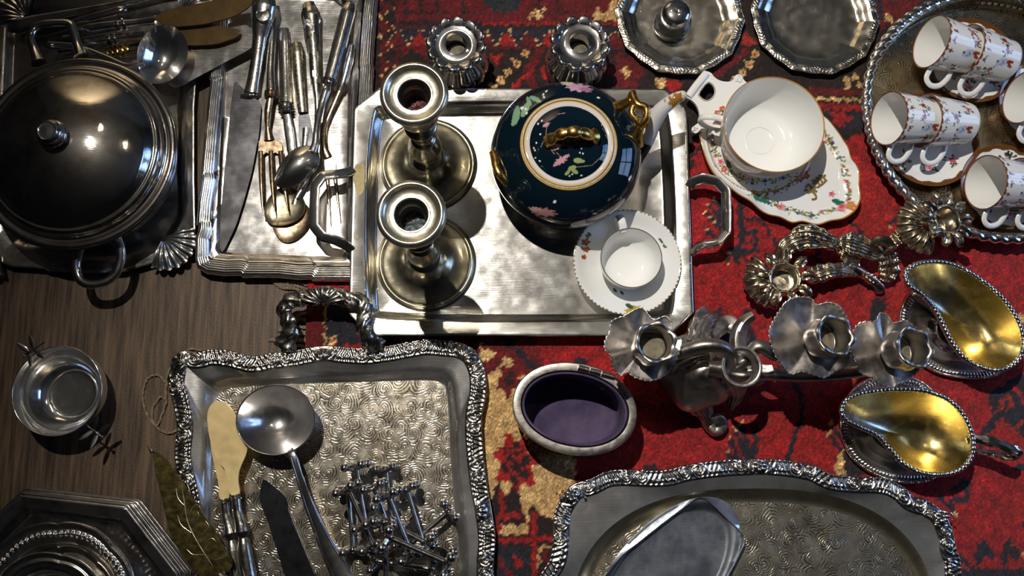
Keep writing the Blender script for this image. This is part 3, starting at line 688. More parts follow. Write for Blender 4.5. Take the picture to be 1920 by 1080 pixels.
g1 = sup(1412, 1190, 344, 274, .80, gz - .008); g2 = sup(1412, 1190, 330, 260, .80, gz - .013); g3 = sup(1412, 1190, 318, 248, .80, gz - .016)
bos = [(at(x, y, gz)[:2], s_, k_) for x, y, s_, k_ in ((1072, 925, .015, 5), (1425, 868, .013, 6), (1770, 965, .015, 5))]
bord = chased(pl, 0.0215, 0.031, 0.0305, 0.0038, 22, 0.075, bos, flute=.0066)
st = bord[0]; fo5 = pl.cast(g3, 0.0185)
mk('tray_floor', shell_of(inner_grid(fo5, 3), .0014), ENGR2, t5)
STEPM = metal('yellowed silver step', (.74, .67, .50), .2, (.55, .48, .33), .5, haze=(.35, .45))
mk('well_step', loft([fo5, pl.cast(sup(1412, 1190, 322, 252, .8, gz - .015), .0187), pl.cast(g2, .0205), pl.cast(sup(1412, 1190, 338, 268, .8, .026), .0255), pl.cast(g1, .0275)]), STEPM, t5)
w0 = pl.cast(g1, .0275); slope = [w0, mix(w0, st, .1), mix(w0, st, .5), st]
mk('flange', loft(slope + [s_ - np.array([0, 0, .0016]) for s_ in slope[::-1]]), FLANGE, t5)
mk('border', loft(bord + [pl.ins(0, .0285), pl.ins(.0215, .0290)]), ORNB, t5, sharp=None)
for k_, (x, y) in enumerate(((1072, 928), (1425, 872), (1768, 968))):
    c0 = at(x, y, .041); bl = [ball(c0 + np.array([.006 * math.cos(q), .006 * math.sin(q), 0]), .0028, 8, (1, 1, .6)) for q in np.linspace(0, 6.28, 8)[:-1]] + [ball(c0 + np.array([0, 0, .001]), .0032, 8)]
    bl += [ball(c0 + np.array([random.uniform(-.022, .022), random.uniform(-.006, .006), -.002]), random.uniform(.0014, .0026), 8) for _ in range(14)]
    mk('flower_boss', join(*bl), ORNB, t5)
# small octagonal plate lying on it
sp = ccw(P2([(1308, 932), (1326, 934), (1396, 1002), (1397, 1020), (1372, 1070), (1300, 1190), (1230, 1235), (1070, 1235), (1060, 1180), (1145, 1066), (1170, 1038), (1250, 975)], .034))
t6 = thing('small_plate', 'small mirror-bright octagonal silver plate with oval well lying on the engraved tray', 'plate', (*sp.mean(0), .0195))
pl = Plate(rounded(sp, 1, .12), 300)
ax = at(1330, 985, .034)[:2] - at(1140, 1200, .034)[:2]; L_ = np.linalg.norm(ax); ax /= L_; ay = np.array([-ax[1], ax[0]]); cc = at(1248, 1085, .034)[:2]
def well(k): return np.array([cc + ax * (.115 * k * math.cos(q)) + ay * (.058 * k * math.sin(q)) for q in a])
f6 = pl.cast(well(.90), .0245)
rg = inner_grid(f6, 4) + [pl.cast(well(.93), .0248), pl.cast(well(.96), .0268), pl.cast(well(1.0), .0292), pl.cast(well(1.05), .0302), pl.cast(well(1.10), .0296), mix(pl.cast(well(1.10), .0296), pl.ins(0, .031), .5), pl.ins(.0015, .0325), pl.ins(0, .0328)]
MIRR = metal('blotchy blue-tinted silver', (0.74, 0.80, 0.90), 0.14, (0.34, 0.38, 0.46), 0.9, scale=32, scratch=.25, rot=.8, rvar=.06, haze=(.32, .5))  # blue sheen of reflected daylight is put into the base colour
mk('plate_body', shell_of(rg, .0012), MIRR, t6, sharp=55)
mk('foot_rim', loft([pl.cast(well(.8), .0245), pl.cast(well(.8), .0196), pl.cast(well(.86), .0196), pl.cast(well(.86), .0245)]), MIRR, t6)

# ------------------------------------------------------------------ two lobed plates at the top
def lobed_plate(cx_, cy_, rpx, rot, label):
    z = .022; c0 = at(cx_, cy_, z); R = rpx * mpp(cx_, cy_, z)
    t = thing('lobed_plate', label, 'plate', (c0[0], c0[1], RZ), 'pair of lobed plates')
    q = np.linspace(0, 2 * np.pi, 400, endpoint=False); m_ = 10
    aa = (q + rot) % (2 * np.pi / m_) - np.pi / m_
    r = R * (np.cos(np.pi / m_) / np.cos(aa)) ** 0.55 * (1 + .006 * np.cos(2 * m_ * (q + rot)))
    po = np.c_[c0[0] + r * np.cos(q), c0[1] + r * np.sin(q)]
    p_ = Plate(po, 700, centre=c0)
    rings = chased(p_, .0105, .0215, .0205, .0018, 12, p_.per / 10, (), .005)
    f_ = p_.frac(.66, .0125); s0 = rings[0]
    inn = inner_grid(f_, 5) + [mix(f_, s0, .12) * np.array([1, 1, 0]) + [0, 0, .0130]] + [np.c_[mix(f_, s0, k)[:, :2], np.full(p_.n, z_)] for k, z_ in ((.3, .0150), (.45, .0178), (.6, .0190), (.75, .0194), (.9, .0205))] + [s0]
    mk('plate_body', shell_of(inn, .0012), SILVER2, t, sharp=60)
    mk('border', loft(rings + [p_.ins(0, .019), p_.ins(.0105, .0200)]), SILVER2, t, sharp=None)
    return t
SILVER2 = metal('cloudy silver', (0.74, 0.70, 0.61), 0.20, (0.55, 0.51, 0.43), 0.55, scale=28, scratch=0.3, rot=.6)
lobed_plate(1275, 27, 122, 0.08, 'lobed silver plate with a small glass jar standing on it')
lobed_plate(1529, 27, 121, 0.12, 'empty lobed silver plate beside the round cup tray')
# glass jar with silver lid
gm, t_, b_ = nodes('clear glass'); b_.inputs['Transmission Weight'].default_value = 1; b_.inputs['Roughness'].default_value = .03; b_.inputs['IOR'].default_value = 1.45
gn = N_(t_, 'ShaderNodeTexNoise', Scale=90.0); t_.links.new(mapping(t_, (1, 1, 1)), gn.inputs['Vector']); rr_ = ramp(t_, gn.outputs['Fac'], [(.3, (.96, .97, .96)), (.8, (.88, .90, .88))]); t_.links.new(rr_.outputs[0], b_.inputs['Base Color'])
c0 = at(1257, 52, .014)
j = thing('glass_jar', 'small clear glass jar with domed dark silver lid on the lobed plate', 'jar', (c0[0], c0[1], .0135))
mk('jar_glass', lathe(c0[:2], [(.0, .0137), (.024, .0137), (.0265, .016), (.0265, .034), (.022, .040), (.019, .044), (.0165, .044), (.0165, .039), (.022, .034), (.0225, .018), (.0, .0175)], 48), gm, j)
ld = mk('lid', lathe(c0[:2], prof_smooth([(.0, .066), (.008, .0655), (.016, .063), (.0205, .058), (.0215, .053), (.0205, .045)], 4) , 48), DARKSIL, j)
mk('lid_button', lathe(c0[:2], [(.0, .0685), (.004, .068), (.005, .0655)], 24), DARKSIL, ld)

# ------------------------------------------------------------------ round tray with rope rim, upper right
z = .034; c0 = at(1868, 212, z); R = 254 * mpp(1868, 212, z)
t7 = thing('round_tray', 'round silver tray with rope-twist rim holding the stacked coffee cups', 'tray', (c0[0], c0[1], RZ))
n = 720; th = np.linspace(0, 2 * np.pi, n, endpoint=False); rings = []
for i in range(20):
    b = 2 * np.pi * i / 20; wv = np.sin(th * 36 + 1.0 * b) ** 2
    rr2 = .0072 * (0.80 + .34 * wv)
    rings.append(np.c_[c0[0] + (R - .008 + rr2 * math.cos(b)) * np.cos(th), c0[1] + (R - .008 + rr2 * math.cos(b)) * np.sin(th), .036 + rr2 * math.sin(b) * .8])
mk('rope_rim', loft(rings + rings[:1]), BRIGHT, t7, sharp=None)
mk('tray_body', lathe(c0[:2], [(0, .0115), (R * .4, .0115), (R * .76, .0115), (R * .895, .0115), (R * .905, .0122), (R * .912, .0150), (R * .916, .019), (R * .922, .022), (R - .018, .030), (R - .0165, .0355), (R - .010, .038), (R - .008, .033), (R - .017, .024), (R * .915, .013), (R * .905, .009), (0, .009)], 240), metal('warm tray silver', (.66, .57, .40), .20, (.42, .34, .21), .6, scale=26, scratch=.25, engrave=.25, haze=(.2, .45)), t7)
holes = []
for k in range(120):
    a0 = 2 * math.pi * k / 120
    for rr3, zz in ((R - .0152, .0300), (R - .0172, .0262)):
        aa = a0 + (math.pi / 120 if rr3 < R - .016 else 0); v_, f_ = lathe((0, 0, 0), [(.0028, 0), (.0025, .0008), (.0016, .0008), (.0015, 0)], 8)
        holes.append((v_ @ np.array(Matrix.Rotation(aa, 3, 'Z') @ Matrix.Rotation(-1.0, 3, 'Y')).T + [c0[0] + rr3 * math.cos(aa), c0[1] + rr3 * math.sin(aa), zz], f_))
g_ = mk('pierced_gallery', join(*holes), DARKSIL, t7); g_['kind'] = 'stuff'

# ------------------------------------------------------------------ stack of octagonal trays, lower left
oc8 = P2([(38, 926), (240, 949), (338, 1076), (338, 1400), (260, 1520), (-120, 1480), (-250, 1330), (-250, 1200)], .046)
labs = ['lowest octagonal silver tray in the stack beneath the gadrooned dish', 'second octagonal silver tray up in the stack on bare wood', 'third octagonal silver tray up in the stack on bare wood', 'topmost octagonal silver tray in the stack under the gadrooned dish']
for k in range(4):
    zt = .022 + .0075 * k
    base = inset(ccw(P2([(38, 926), (240, 949), (338, 1076), (338, 1400), (260, 1520), (-120, 1480), (-250, 1330), (-250, 1200)], zt)), -.008 + .0026 * k)
    base = base + np.array([.004 * (3 - k), .0015 * (k % 2)])
    t = thing('octagonal_tray', labs[k], 'tray', (*base.mean(0), zt - .020), 'stacked octagonal trays')
    p_ = Plate(base, 240)
    f_ = p_.cast(inset(base, .030), zt - .014)
    rg = inner_grid(f_, 3) + [p_.cast(inset(base, .028), zt - .0132), p_.cast(inset(base, .021), zt - .0035), p_.cast(inset(base, .018), zt - .001), p_.cast(inset(base, .007), zt), p_.cast(inset(base, .006), zt + .0012), p_.cast(inset(base, .0045), zt + .0002), p_.cast(inset(base, .003), zt + .0014), p_.cast(inset(base, .0012), zt + .0002), p_.ins(0, zt - .0006), p_.ins(0, zt - .0035)]
    mk('tray_body', shell_of(rg, .0012), DARKSIL, t, sharp=30)
    for d_ in (.0006, .0046):
        q_ = inset(base, d_); q_ = resample(q_, 240)[0]; mk('reed', tube(np.c_[q_, np.full(240, zt + .0006)], .0014, 8, closed=True), BRIGHT, t)
def gad_dish(cx_, cy_, rpx, z0, z1, label, lob=8, gad=True, rot=0.0):
    c0 = at(cx_, cy_, z1); R = rpx * mpp(cx_, cy_, z1)
    t = thing('serving_dish', label, 'dish', (c0[0], c0[1], z0))
    q = np.linspace(0, 2 * np.pi, 600, endpoint=False); r = R * (1 + .035 * np.abs(np.cos(lob / 2 * (q + rot))) ** .6 - .02)
    p_ = Plate(np.c_[c0[0] + r * np.cos(q), c0[1] + r * np.sin(q)], 640, centre=c0)
    rg = inner_grid(p_.frac(.58, z0 + .004), 4) + [p_.frac(.60, z0 + .0045), p_.frac(.66, z0 + .010), p_.frac(.70, z1 - .005), p_.frac(.74, z1 - .003), p_.frac(.80, z1 - .0022)]
    for i in range(9):
        tt = i / 8; g = np.abs(np.sin(np.pi * p_.s / .0085)) ** .7 if gad else 0
        rg.append(p_.frac(.82 + .075 * tt, z1 - .002 + .0035 * math.sin(math.pi * tt) * (g if gad else .4)))
    rg += [p_.frac(.91, z1 - .002), p_.frac(.94, z1 - .001), p_.frac(.975, z1), p_.frac(.985, z1 + .0012), p_.frac(1.0, z1)]
    mk('dish_body', shell_of(rg, .0014), SILVER, t, sharp=60)
    return t
gad_dish(98, 1140, 158, .0315, .060, 'wavy silver dish with gadrooned ring on the octagonal tray stack', rot=.35)
gad_dish(80, 1160, 120, .0410, .073, 'smaller plain-rimmed silver dish lying inside the gadrooned dish', 6, False, .2)
# ------------------------------------------------------------------ porcelain
GRN, DGRN, PNK, ROS, BLU, YEL, GLD, RST, INK, WHT = [lin(c) for c in ((112, 130, 60), (52, 84, 66), (222, 140, 150), (196, 84, 96), (60, 62, 150), (176, 160, 70), (168, 122, 40), (150, 58, 30), (50, 48, 44), (236, 237, 236))]
def sprig(pt, x, y, s, cols, seed=0):
    r = random.Random(seed)
    for _ in range(9):
        a, d = r.uniform(0, 6.28), r.uniform(.5, 1.25) * s; pt.ell(x + d * math.cos(a), y + d * math.sin(a), .30 * s, .14 * s, cols[2 + r.randrange(2)], a)
    pt.ell(x, y, .50 * s, .46 * s, cols[0], wob=5); pt.ell(x + .1 * s, y - .1 * s, .24 * s, .2 * s, cols[1], wob=5)

# the dark blue teapot
c0 = at(1053, 321, .0125); tc = c0[:2]
tp = thing('teapot', 'round dark blue porcelain teapot with gilt rope handles and pale spout', 'teapot', (c0[0], c0[1], .0126))
prof = prof_smooth([(.048, .0135), (.050, .0185), (.066, .027), (.086, .044), (.0985, .066), (.1015, .082), (.0965, .100), (.085, .113), (.071, .1215), (.0615, .1245)], 10)
bp_ = [(0, .0130), (.046, .0128)] + list(map(tuple, prof)) + [(.0608, .1260), (.0594, .1262), (.0589, .1240), (.0585, .117)]
v, f = lathe(tc, bp_, 300); pp = proj(v)
pt = Paint(pp, lin((9, 23, 33)))
hi = v[:, 2] > .060
base_c = pt.c.copy()
for x, y, s_, a_ in ((1004, 186, 12, .4), (992, 190, 10, 1.2), (985, 205, 16, 2.0), (968, 216, 18, 1.75), (964, 226, 12, 1.9)): pt.ell(x, y, s_, s_ * .36, lin((120, 158, 128)), a_)
for x, y, s_, c_ in ((1084, 164, 22, lin((190, 150, 176))), (1062, 156, 11, lin((200, 190, 160))), (1098, 168, 12, lin((160, 110, 130))), (1020, 398, 22, lin((170, 120, 120))), (1004, 392, 12, lin((190, 150, 150)))): pt.ell(x, y, s_, s_ * .33, c_, .12, wob=9)
for x, y in ((1024, 171), (1019, 177), (1020, 182), (980, 202), (986, 204), (988, 212), (978, 203), (1122, 183), (1180, 336), (1183, 332), (1040, 378)): pt.ell(x, y, 2.0, None, WHT)
ringm = (np.hypot(*(v[:, :2] - tc).T) < .0632) & (v[:, 2] > .122); pt.c[ringm] = lin((196, 160, 84))
ringm = (np.hypot(*(v[:, :2] - tc).T) < .0608) & (v[:, 2] > .110); pt.c[ringm] = lin((205, 200, 196))
low = v[:, 2] < .02; pt.c[low] = lin((190, 160, 90))
tbody = mk('pot_body', (v, f), BLUEPOT, tp, cols=pt.c, sharp=60)
lp = [(.0584, .1215), (.0580, .1255), (.0545, .1265)] + list(map(tuple, prof_smooth([(.0512, .1250), (.0502, .1262), (.044, .1300), (.033, .1342), (.018, .1372), (.0, .1382)], 16)))
v, f = lathe(tc, lp, 240); pp = proj(v)
pt = Paint(pp, lin((8, 25, 36)))
for a_, b_ in (((1056, 300), (1030, 270)), ((1040, 290), (1028, 272)), ((1075, 314), (1110, 310)), ((1110, 310), (1132, 290)), ((1025, 236), (1023, 262)), ((1020, 262), (1014, 276)), ((1060, 212), (1045, 214))): pt.line([a_, b_], 1.2, lin((150, 130, 110)))
for x, y, s_ in ((1052, 301, 12), (1061, 294, 7), (1043, 308, 6), (1024, 234, 7), (1043, 276, 9)): pt.ell(x, y, s_, s_ * .5, lin((196, 150, 160)), -.5, wob=9)
for x, y, s_, a_ in ((1073, 315, 8, -.3), (1084, 301, 9, .1), (1078, 322, 7, .5), (1064, 324, 6, 2.3), (1092, 302, 5, .3)): pt.ell(x, y, s_, s_ * .55, lin((150, 165, 105)), a_)
for x, y in ((1093, 203), (1095, 199), (1120, 212), (1006, 268), (1003, 282), (1001, 278), (1013, 252), (1012, 302), (1004, 296), (1090, 278), (1087, 286), (1093, 288), (1073, 327), (1090, 329), (1068, 330), (1016, 226), (1009, 232), (1119, 214)): pt.ell(x, y, 1.6, None, WHT)
rad_ = np.hypot(*(v[:, :2] - tc).T)
pt.c[(rad_ > .0506)] = lin((214, 208, 204)); pt.c[rad_ > .0572] = lin((205, 170, 96))
lid = mk('lid', (v, f), BLUEPOT, tp, cols=pt.c, sharp=60)
q = P([(1026, 266, .1370), (1036, 260, .146), (1048, 253, .154), (1062, 249, .159), (1078, 247, .161), (1092, 249, .156), (1106, 254, .146), (1114, 256, .136)], 0)
qs = spline(q, 60); L = np.linspace(0, 1, 60)
mk('lid_handle', tube(qs, .0052 + .0022 * np.abs(np.sin(L * 14)) + .003 * np.exp(-L * 18) + .003 * np.exp(-(1 - L) * 18), 14, (1.1, .8)), GOLD, lid)
def trumpet(a, b, r0, r1):
    p = np.linspace(a, b, 14); t = np.linspace(0, 1, 14); return tube(p, r1 + (r0 - r1) * (1 - t) ** 2.2, 16)
# rope loops by the spout and on the far side
lug = join(trumpet(P([(1152, 206, .104)], 0)[0], P([(1182, 188, .126)], 0)[0], .0125, .006), trumpet(P([(1190, 268, .100)], 0)[0], P([(1200, 236, .122)], 0)[0], .0125, .006),
           tube(spline(P([(1182, 190, .126), (1186, 176, .128), (1188, 184, .131), (1196, 196, .134), (1210, 202, .134), (1212, 218, .132), (1206, 230, .128), (1200, 238, .122)], 0), 50), .0052, 12), tube(spline(P([(1188, 196, .128), (1184, 212, .128), (1192, 224, .127), (1202, 234, .125), (1212, 232, .124)], 0), 30), .0044, 12))
mk('rope_handle', lug, GOLD, tp)
lug = join(trumpet(P([(950, 296, .098)], 0)[0], P([(936, 300, .104)], 0)[0], .0105, .006), trumpet(P([(970, 350, .092)], 0)[0], P([(950, 340, .100)], 0)[0], .013, .006),
           tube(spline(P([(924, 286, .100), (928, 296, .104), (930, 312, .108), (936, 326, .108), (946, 338, .104), (956, 348, .098)], 0), 40), [.005, .0062, .0050, .0062, .0054, .006], 12))
mk('rope_handle', lug, GOLD, tp)
q = P([(1185, 290, .062), (1206, 262, .078), (1222, 232, .096), (1240, 206, .112), (1262, 188, .122), (1279, 179, .126)], 0)
qs = spline(q, 50); L = np.linspace(0, 1, 50); v, f = tube(qs, .0185 - .0115 * L ** .7, 24)
pt = Paint(proj(v), lin((208, 208, 212))); pt.ell(1268, 186, 16, 9, lin((150, 105, 40)), -.9, wob=5); pt.ell(1247, 189, 3, None, lin((150, 105, 40)))
for x, y in ((1262, 196), (1256, 184)): pt.ell(x, y, 5, 3, lin((150, 105, 40)), .4)
blue_ = np.linalg.norm(v[:, None, :] - qs[None, :6], axis=2).min(1) < .02; pt.c[blue_] = lin((9, 23, 33))
sp_ = mk('spout', (v, f), BLUEPOT, tp, cols=pt.c)
mk('spout_mouth', ball(qs[-1], .0066, 12, (1, 1, 1)), glaze('cream glaze', (.62, .56, .42), .15), sp_)

# white tea cup and saucer
c0 = at(1176, 491, .038); R = 101 * mpp(1176, 491, .038)
sa = thing('saucer', 'white saucer with dashed gilt edge under the small white teacup', 'saucer', (c0[0], c0[1], .0128))
pr = [(0, .0155), (R * .30, .0155), (R * .36, .0160), (R * .42, .0150), (R * .55, .0185), (R * .75, .0275), (R * .9, .0362), (R * .97, .0396)] ; pr = list(map(tuple, prof_smooth(pr, 10)))
v, f = lathe(c0[:2], pr + [(R * .985, .0400), (R, .0398), (R * .99, .0384), (R * .9, .0350), (R * .75, .0258), (R * .5, .0160), (R * .48, .0128), (R * .44, .0128), (R * .42, .0140), (0, .0140)], 300); pt = Paint(proj(v), WHT)
th = np.arctan2(v[:, 1] - c0[1], v[:, 0] - c0[0]); rd = np.hypot(*(v[:, :2] - c0[:2]).T); pt.c[(rd > R * .975) & (np.sin(th * 75) > 0)] = lin((120, 95, 45))
for x, y, s_ in ((1098, 454, 8), (1100, 468, 6), (1095, 482, 5)): pt.ell(x, y, s_, s_ * .8, RST, wob=5); pt.ell(x + 2, y - 1, s_ * .4, None, lin((190, 90, 40)))
for x, y in ((1101, 443), (1105, 439), (1092, 466), (1240, 452), (1246, 462), (1238, 450), (1153, 544), (1166, 549)): pt.ell(x, y, 5, 2.5, DGRN, .8)
pt.ell(1185, 580, 14, 5, lin((180, 160, 40)), -.4, wob=5); pt.ell(1180, 574, 8, 4, DGRN, .5)
mk('saucer_dish', (v, f), PAINTED, sa, cols=pt.c, sharp=60)
c1 = at(1174, 497, .016)
tc_ = thing('teacup', 'small plain white teacup standing on the dashed-edge saucer', 'cup', (c1[0], c1[1], .0157))
Rc = .0412
pr = [(0, .0172), (.022, .0165), (.0225, .0178), (.030, .021), (.037, .031), (.0402, .046), (.0412, .0605), (.0408, .0612), (.0398, .0605), (.0386, .046), (.0352, .031), (.028, .023), (.018, .0200), (0, .0195)]
v, f = lathe(c1[:2], list(map(tuple, prof_smooth(pr, 4))), 96); pt = Paint(proj(v), WHT); pt.c[(v[:, 2] > .0608)] = lin((120, 105, 80))
mk('cup_body', (v, f), PAINTED, tc_, cols=pt.c, sharp=70)
d = np.array([-.22, 1, 0]); d /= np.linalg.norm(d); hp = [c1[:2].tolist() + [0]]
base = np.array([c1[0], c1[1], 0]); q = [base + d * a_ + [0, 0, b_] for a_, b_ in ((.038, .056), (.050, .060), (.060, .055), (.062, .043), (.054, .033), (.036, .029))]
v, f = tube(spline(q, 40), .0042, 14, (1.3, .55)); pt = Paint(proj(v), WHT)
for x, y in ((1169, 400), (1173, 398), (1177, 400), (1171, 404), (1175, 404)): pt.ell(x, y, 1.3, 4, lin((110, 95, 50)))
mk('handle', (v, f), PAINTED, tc_, cols=pt.c)

# scalloped dish with pierced handle, and the large cup on it
dz = .030
do = [(1330, 200), (1360, 175), (1403, 160), (1450, 158), (1500, 178), (1543, 214), (1556, 225), (1574, 248), (1583, 262), (1592, 276), (1598, 296), (1607, 308), (1613, 323), (1613, 348), (1615, 372), (1605, 394), (1584, 409), (1558, 414), (1534, 421), (1506, 415), (1486, 417), (1464, 407), (1442, 402), (1426, 393), (1408, 377), (1386, 364), (1367, 349), (1342, 328), (1328, 306), (1318, 278), (1312, 250), (1313, 222)]
dp = P2(do, dz); cc = at(1440, 285, dz)
ds = thing('porcelain_dish', 'white scalloped porcelain dish with flower garlands, gold monogram and pierced handle', 'dish', (*cc[:2], RZ))
pl = Plate(dp, 460, centre=cc, smooth=True)
ringc = at(1421, 268, .016)[:2]
rg = inner_grid(pl.frac(.80, .0185), 110)
rg += [pl.frac(.80 + .018 * i, .0185 + .0100 * (i / 10) ** 1.3) for i in range(1, 11)] + [pl.frac(.988, .0288), pl.frac(1.0, .0284)]
v, f = shell_of(rg, .003)
rr_ = np.hypot(*(v[:, :2] - ringc).T); RW = .0735
v[:, 2] += np.where(rr_ < .10, .0028 * np.exp(-((rr_ - RW) / .0028) ** 2) - .0016 * (rr_ < RW), 0)
top = np.arange(len(v)) < len(v) // 2
pt = Paint(proj(v), WHT)
r = random.Random(3)
gar = spline(np.array([(1545, 245), (1553, 262), (1566, 282), (1580, 304), (1586, 325), (1590, 345), (1592, 362), (1588, 378)], float), 26)
gar2 = spline(np.array([(1572, 392), (1552, 396), (1530, 404), (1510, 404), (1490, 397), (1472, 390), (1455, 384), (1440, 378), (1425, 370)], float), 30)
gar3 = spline(np.array([(1410, 360), (1425, 363), (1445, 360), (1462, 356), (1482, 345), (1497, 333), (1512, 322)], float), 22)
gar4 = spline(np.array([(1335, 252), (1336, 268), (1343, 290), (1356, 310), (1372, 324), (1395, 336), (1420, 340), (1450, 338), (1480, 328)], float), 36)
for g in (gar, gar2, gar3, gar4):
    pt.line(g, 1.0, lin((90, 100, 60)))
    for k, (x, y) in enumerate(g):
        for _ in range(3):
            a_ = r.uniform(0, 6.28); pt.ell(x + r.uniform(-6, 6), y + r.uniform(-6, 6), r.uniform(2.2, 4.2), 1.3, r.choice([GRN, DGRN, YEL, YEL, GRN]), a_)
        if k % 4 == 1: pt.ell(x + r.uniform(-4, 4), y + r.uniform(-4, 4), 3.2, None, r.choice([BLU, BLU, ROS]), wob=5)
for x, y, s_, c_ in ((1579, 388, 10, PNK), (1560, 364, 6, PNK), (1596, 386, 9, lin((216, 120, 70))), (1464, 388, 6, PNK), (1352, 304, 6, PNK), (1358, 318, 6, ROS), (1500, 335, 7, lin((150, 90, 130))), (1512, 330, 6, lin((190, 90, 60))), (1548, 266, 4, ROS)):
    pt.ell(x, y, s_, s_ * .9, c_, wob=5); pt.ell(x - 1, y - 1, s_ * .45, None, ROS if c_ is PNK else YEL)
for x, y, a_ in ((1568, 377, .2), (1574, 380, -.2), (1420, 372, .6), (1432, 376, .4), (1366, 308, 1.2)): pt.ell(x, y, 9, 4, lin((40, 110, 90)), a_)
dist = np.abs(rr_ - RW - .0005); pt.c[(dist < .0010) & top] = lin((176, 130, 60))
ew = np.linalg.norm(v[:, :2] - cc[:2], axis=1) / np.maximum(1e-6, np.interp(np.arctan2(*(v[:, 1::-1] - cc[1::-1]).T), *(lambda a_, r_: (a_[np.argsort(a_)], r_[np.argsort(a_)]))(np.arctan2(pl.d[:, 1], pl.d[:, 0]), pl.r)))
pt.c[ew > .984] = lin((170, 122, 48))
dish = mk('dish_plate', (v, f), PAINTED, ds, cols=pt.c, sharp=70)
ho = P2([(1286, 177), (1290, 172), (1318, 138), (1324, 133), (1334, 137), (1338, 144), (1348, 151), (1362, 154), (1374, 152), (1377, 143), (1383, 139), (1391, 142), (1394, 150), (1404, 158), (1390, 180), (1350, 215), (1325, 245), (1316, 250), (1312, 244), (1306, 251), (1298, 248), (1296, 240), (1303, 235), (1310, 230), (1312, 214), (1307, 198), (1297, 188), (1288, 184)], .031)
hh = P2([(1308, 177), (1326, 153), (1335, 157), (1341, 167), (1340, 178), (1333, 187), (1323, 190), (1314, 184)], .031)
ho, hh = rounded(ho, 1), rounded(hh, 1)
hd = mk('pierced_handle', slab(ho, .0265, .0315, [hh]), WHITE, ds, sharp=30)
bead_ = [tube(np.c_[q_, np.full(len(q_), .0315)], .0012, 6, closed=True) for q_ in (resample(hh, 60)[0],)]
mk('handle_scroll', tube(np.r_[P([(1383, 147, .0315), (1380, 151, .0315), (1388, 153, .0315), (1391, 146, .0315), (1385, 141, .0315)], 0)], .0022, 8), WHITE, hd)
mk('handle_scroll', tube(np.r_[P([(1304, 243, .0315), (1300, 245, .0315), (1301, 239, .0315), (1308, 240, .0315)], 0)], .0022, 8), WHITE, hd)
mk('handle_bar', tube(P([(1290, 182, .031), (1306, 160, .032), (1324, 138, .031)], 0), .0058, 12), WHITE, hd)
mk('moulding', bead_[0], glaze('grey line', (.45, .42, .38), .2), hd)
SP = [(1355, 205, 8), (1345, 212, 7), (1350, 222, 6), (1342, 234, 5), (1335, 260, 5)]
v, f = [], []
ms_ = []
for k, (x, y, s_) in enumerate(SP):
    p0 = at(x, y, .0318); u = mpp(x, y, .0318)
    for j_ in range(5):
        a_ = j_ * 1.2566 + k; ms_.append((ball(p0 + np.array([math.cos(a_) * s_ * .5 * u, math.sin(a_) * s_ * .5 * u, 0]), s_ * .42 * u, 8, (1, 1, .08)), (PNK, ROS, lin((200, 110, 70)), GRN, DGRN)[(k + j_) % 5]))
vv, ff = join(*[m_[0] for m_ in ms_]); cl = np.concatenate([np.tile(m_[1], (len(m_[0][0]), 1)) for m_ in ms_])
o_ = mk('painted_posy', (vv, ff), PAINTED, hd, cols=cl); o_['kind'] = 'stuff'
# the gold monogram, two gothic letters that follow the dish
def strokes(lst, w, z):
    out = []
    for s_ in lst: out.append(tube(spline(P(s_, z), 14), w, 8, (1, .18)))
    return join(*out)
z = .0192
DGOLD = glaze('matt gold paint', (.22, .135, .03), .4)
mk('monogram_letter', strokes([[(1511, 352), (1516, 346), (1524, 354), (1532, 360)], [(1514, 362), (1522, 358), (1530, 350)], [(1520, 356), (1528, 364), (1530, 372), (1522, 374)], [(1508, 357), (1514, 356)]], .0016, z), DGOLD, dish, label='gold gothic letter J')
mk('monogram_letter', strokes([[(1522, 338), (1532, 340), (1538, 350)], [(1529, 333), (1538, 336), (1543, 346)], [(1535, 329), (1543, 331), (1549, 341)], [(1524, 346), (1534, 338), (1548, 328)], [(1532, 352), (1542, 345), (1550, 337)]], .0016, z), DGOLD, dish, label='gold gothic letter M')
c1 = np.array([*ringc, 0])
bc = thing('breakfast_cup', 'large white gilt-edged cup standing on the scalloped porcelain dish', 'cup', (c1[0], c1[1], .0172))
pr = [(0, .0190), (.036, .0180), (.0370, .0205), (.046, .0225), (.056, .030), (.0625, .046), (.0665, .068), (.0680, .0865), (.0676, .0876), (.0664, .0865), (.0645, .066), (.0600, .046), (.053, .033), (.042, .0262), (.022, .0250), (.020, .0258), (.018, .0248), (0, .0245)]
v, f = lathe(c1[:2], list(map(tuple, prof_smooth(pr, 6))), 160); pt = Paint(proj(v), WHT)
th = np.arctan2(v[:, 1] - c1[1], v[:, 0] - c1[0]); rd = np.hypot(*(v[:, :2] - c1[:2]).T)
uv = np.stack([th * .064, v[:, 2]], 1); p2 = Paint(uv, WHT); out = rd > np.interp(v[:, 2], [.018, .03, .046, .068, .087], [.03, .0545, .0612, .0655, .0672]); r = random.Random(5)
for k in range(60):
    x = -.2 + k * .0068; y = .040 + .0025 * math.sin(k); p2.ell(x, y, .0032, .0010, r.choice([DGRN, GRN, YEL]), r.uniform(0, 3))
    if k % 5 == 0: p2.ell(x, y + .002, .0026, None, r.choice([BLU, ROS, PNK]), wob=5)
p2.line([(-.22, .0265), (.22, .0265)], .0016, lin((176, 130, 60)))
pt.c[out] = p2.c[out]; pt.c[v[:, 2] > .0868] = lin((190, 145, 70))
mk('cup_body', (v, f), PAINTED, bc, cols=pt.c, sharp=70)
d = np.array([-1, .18, 0]); d /= np.linalg.norm(d); q = [c1 + d * a_ + [0, 0, b_] for a_, b_ in ((.062, .074), (.076, .078), (.090, .074), (.0945, .062), (.088, .050), (.074, .044), (.060, .044))]
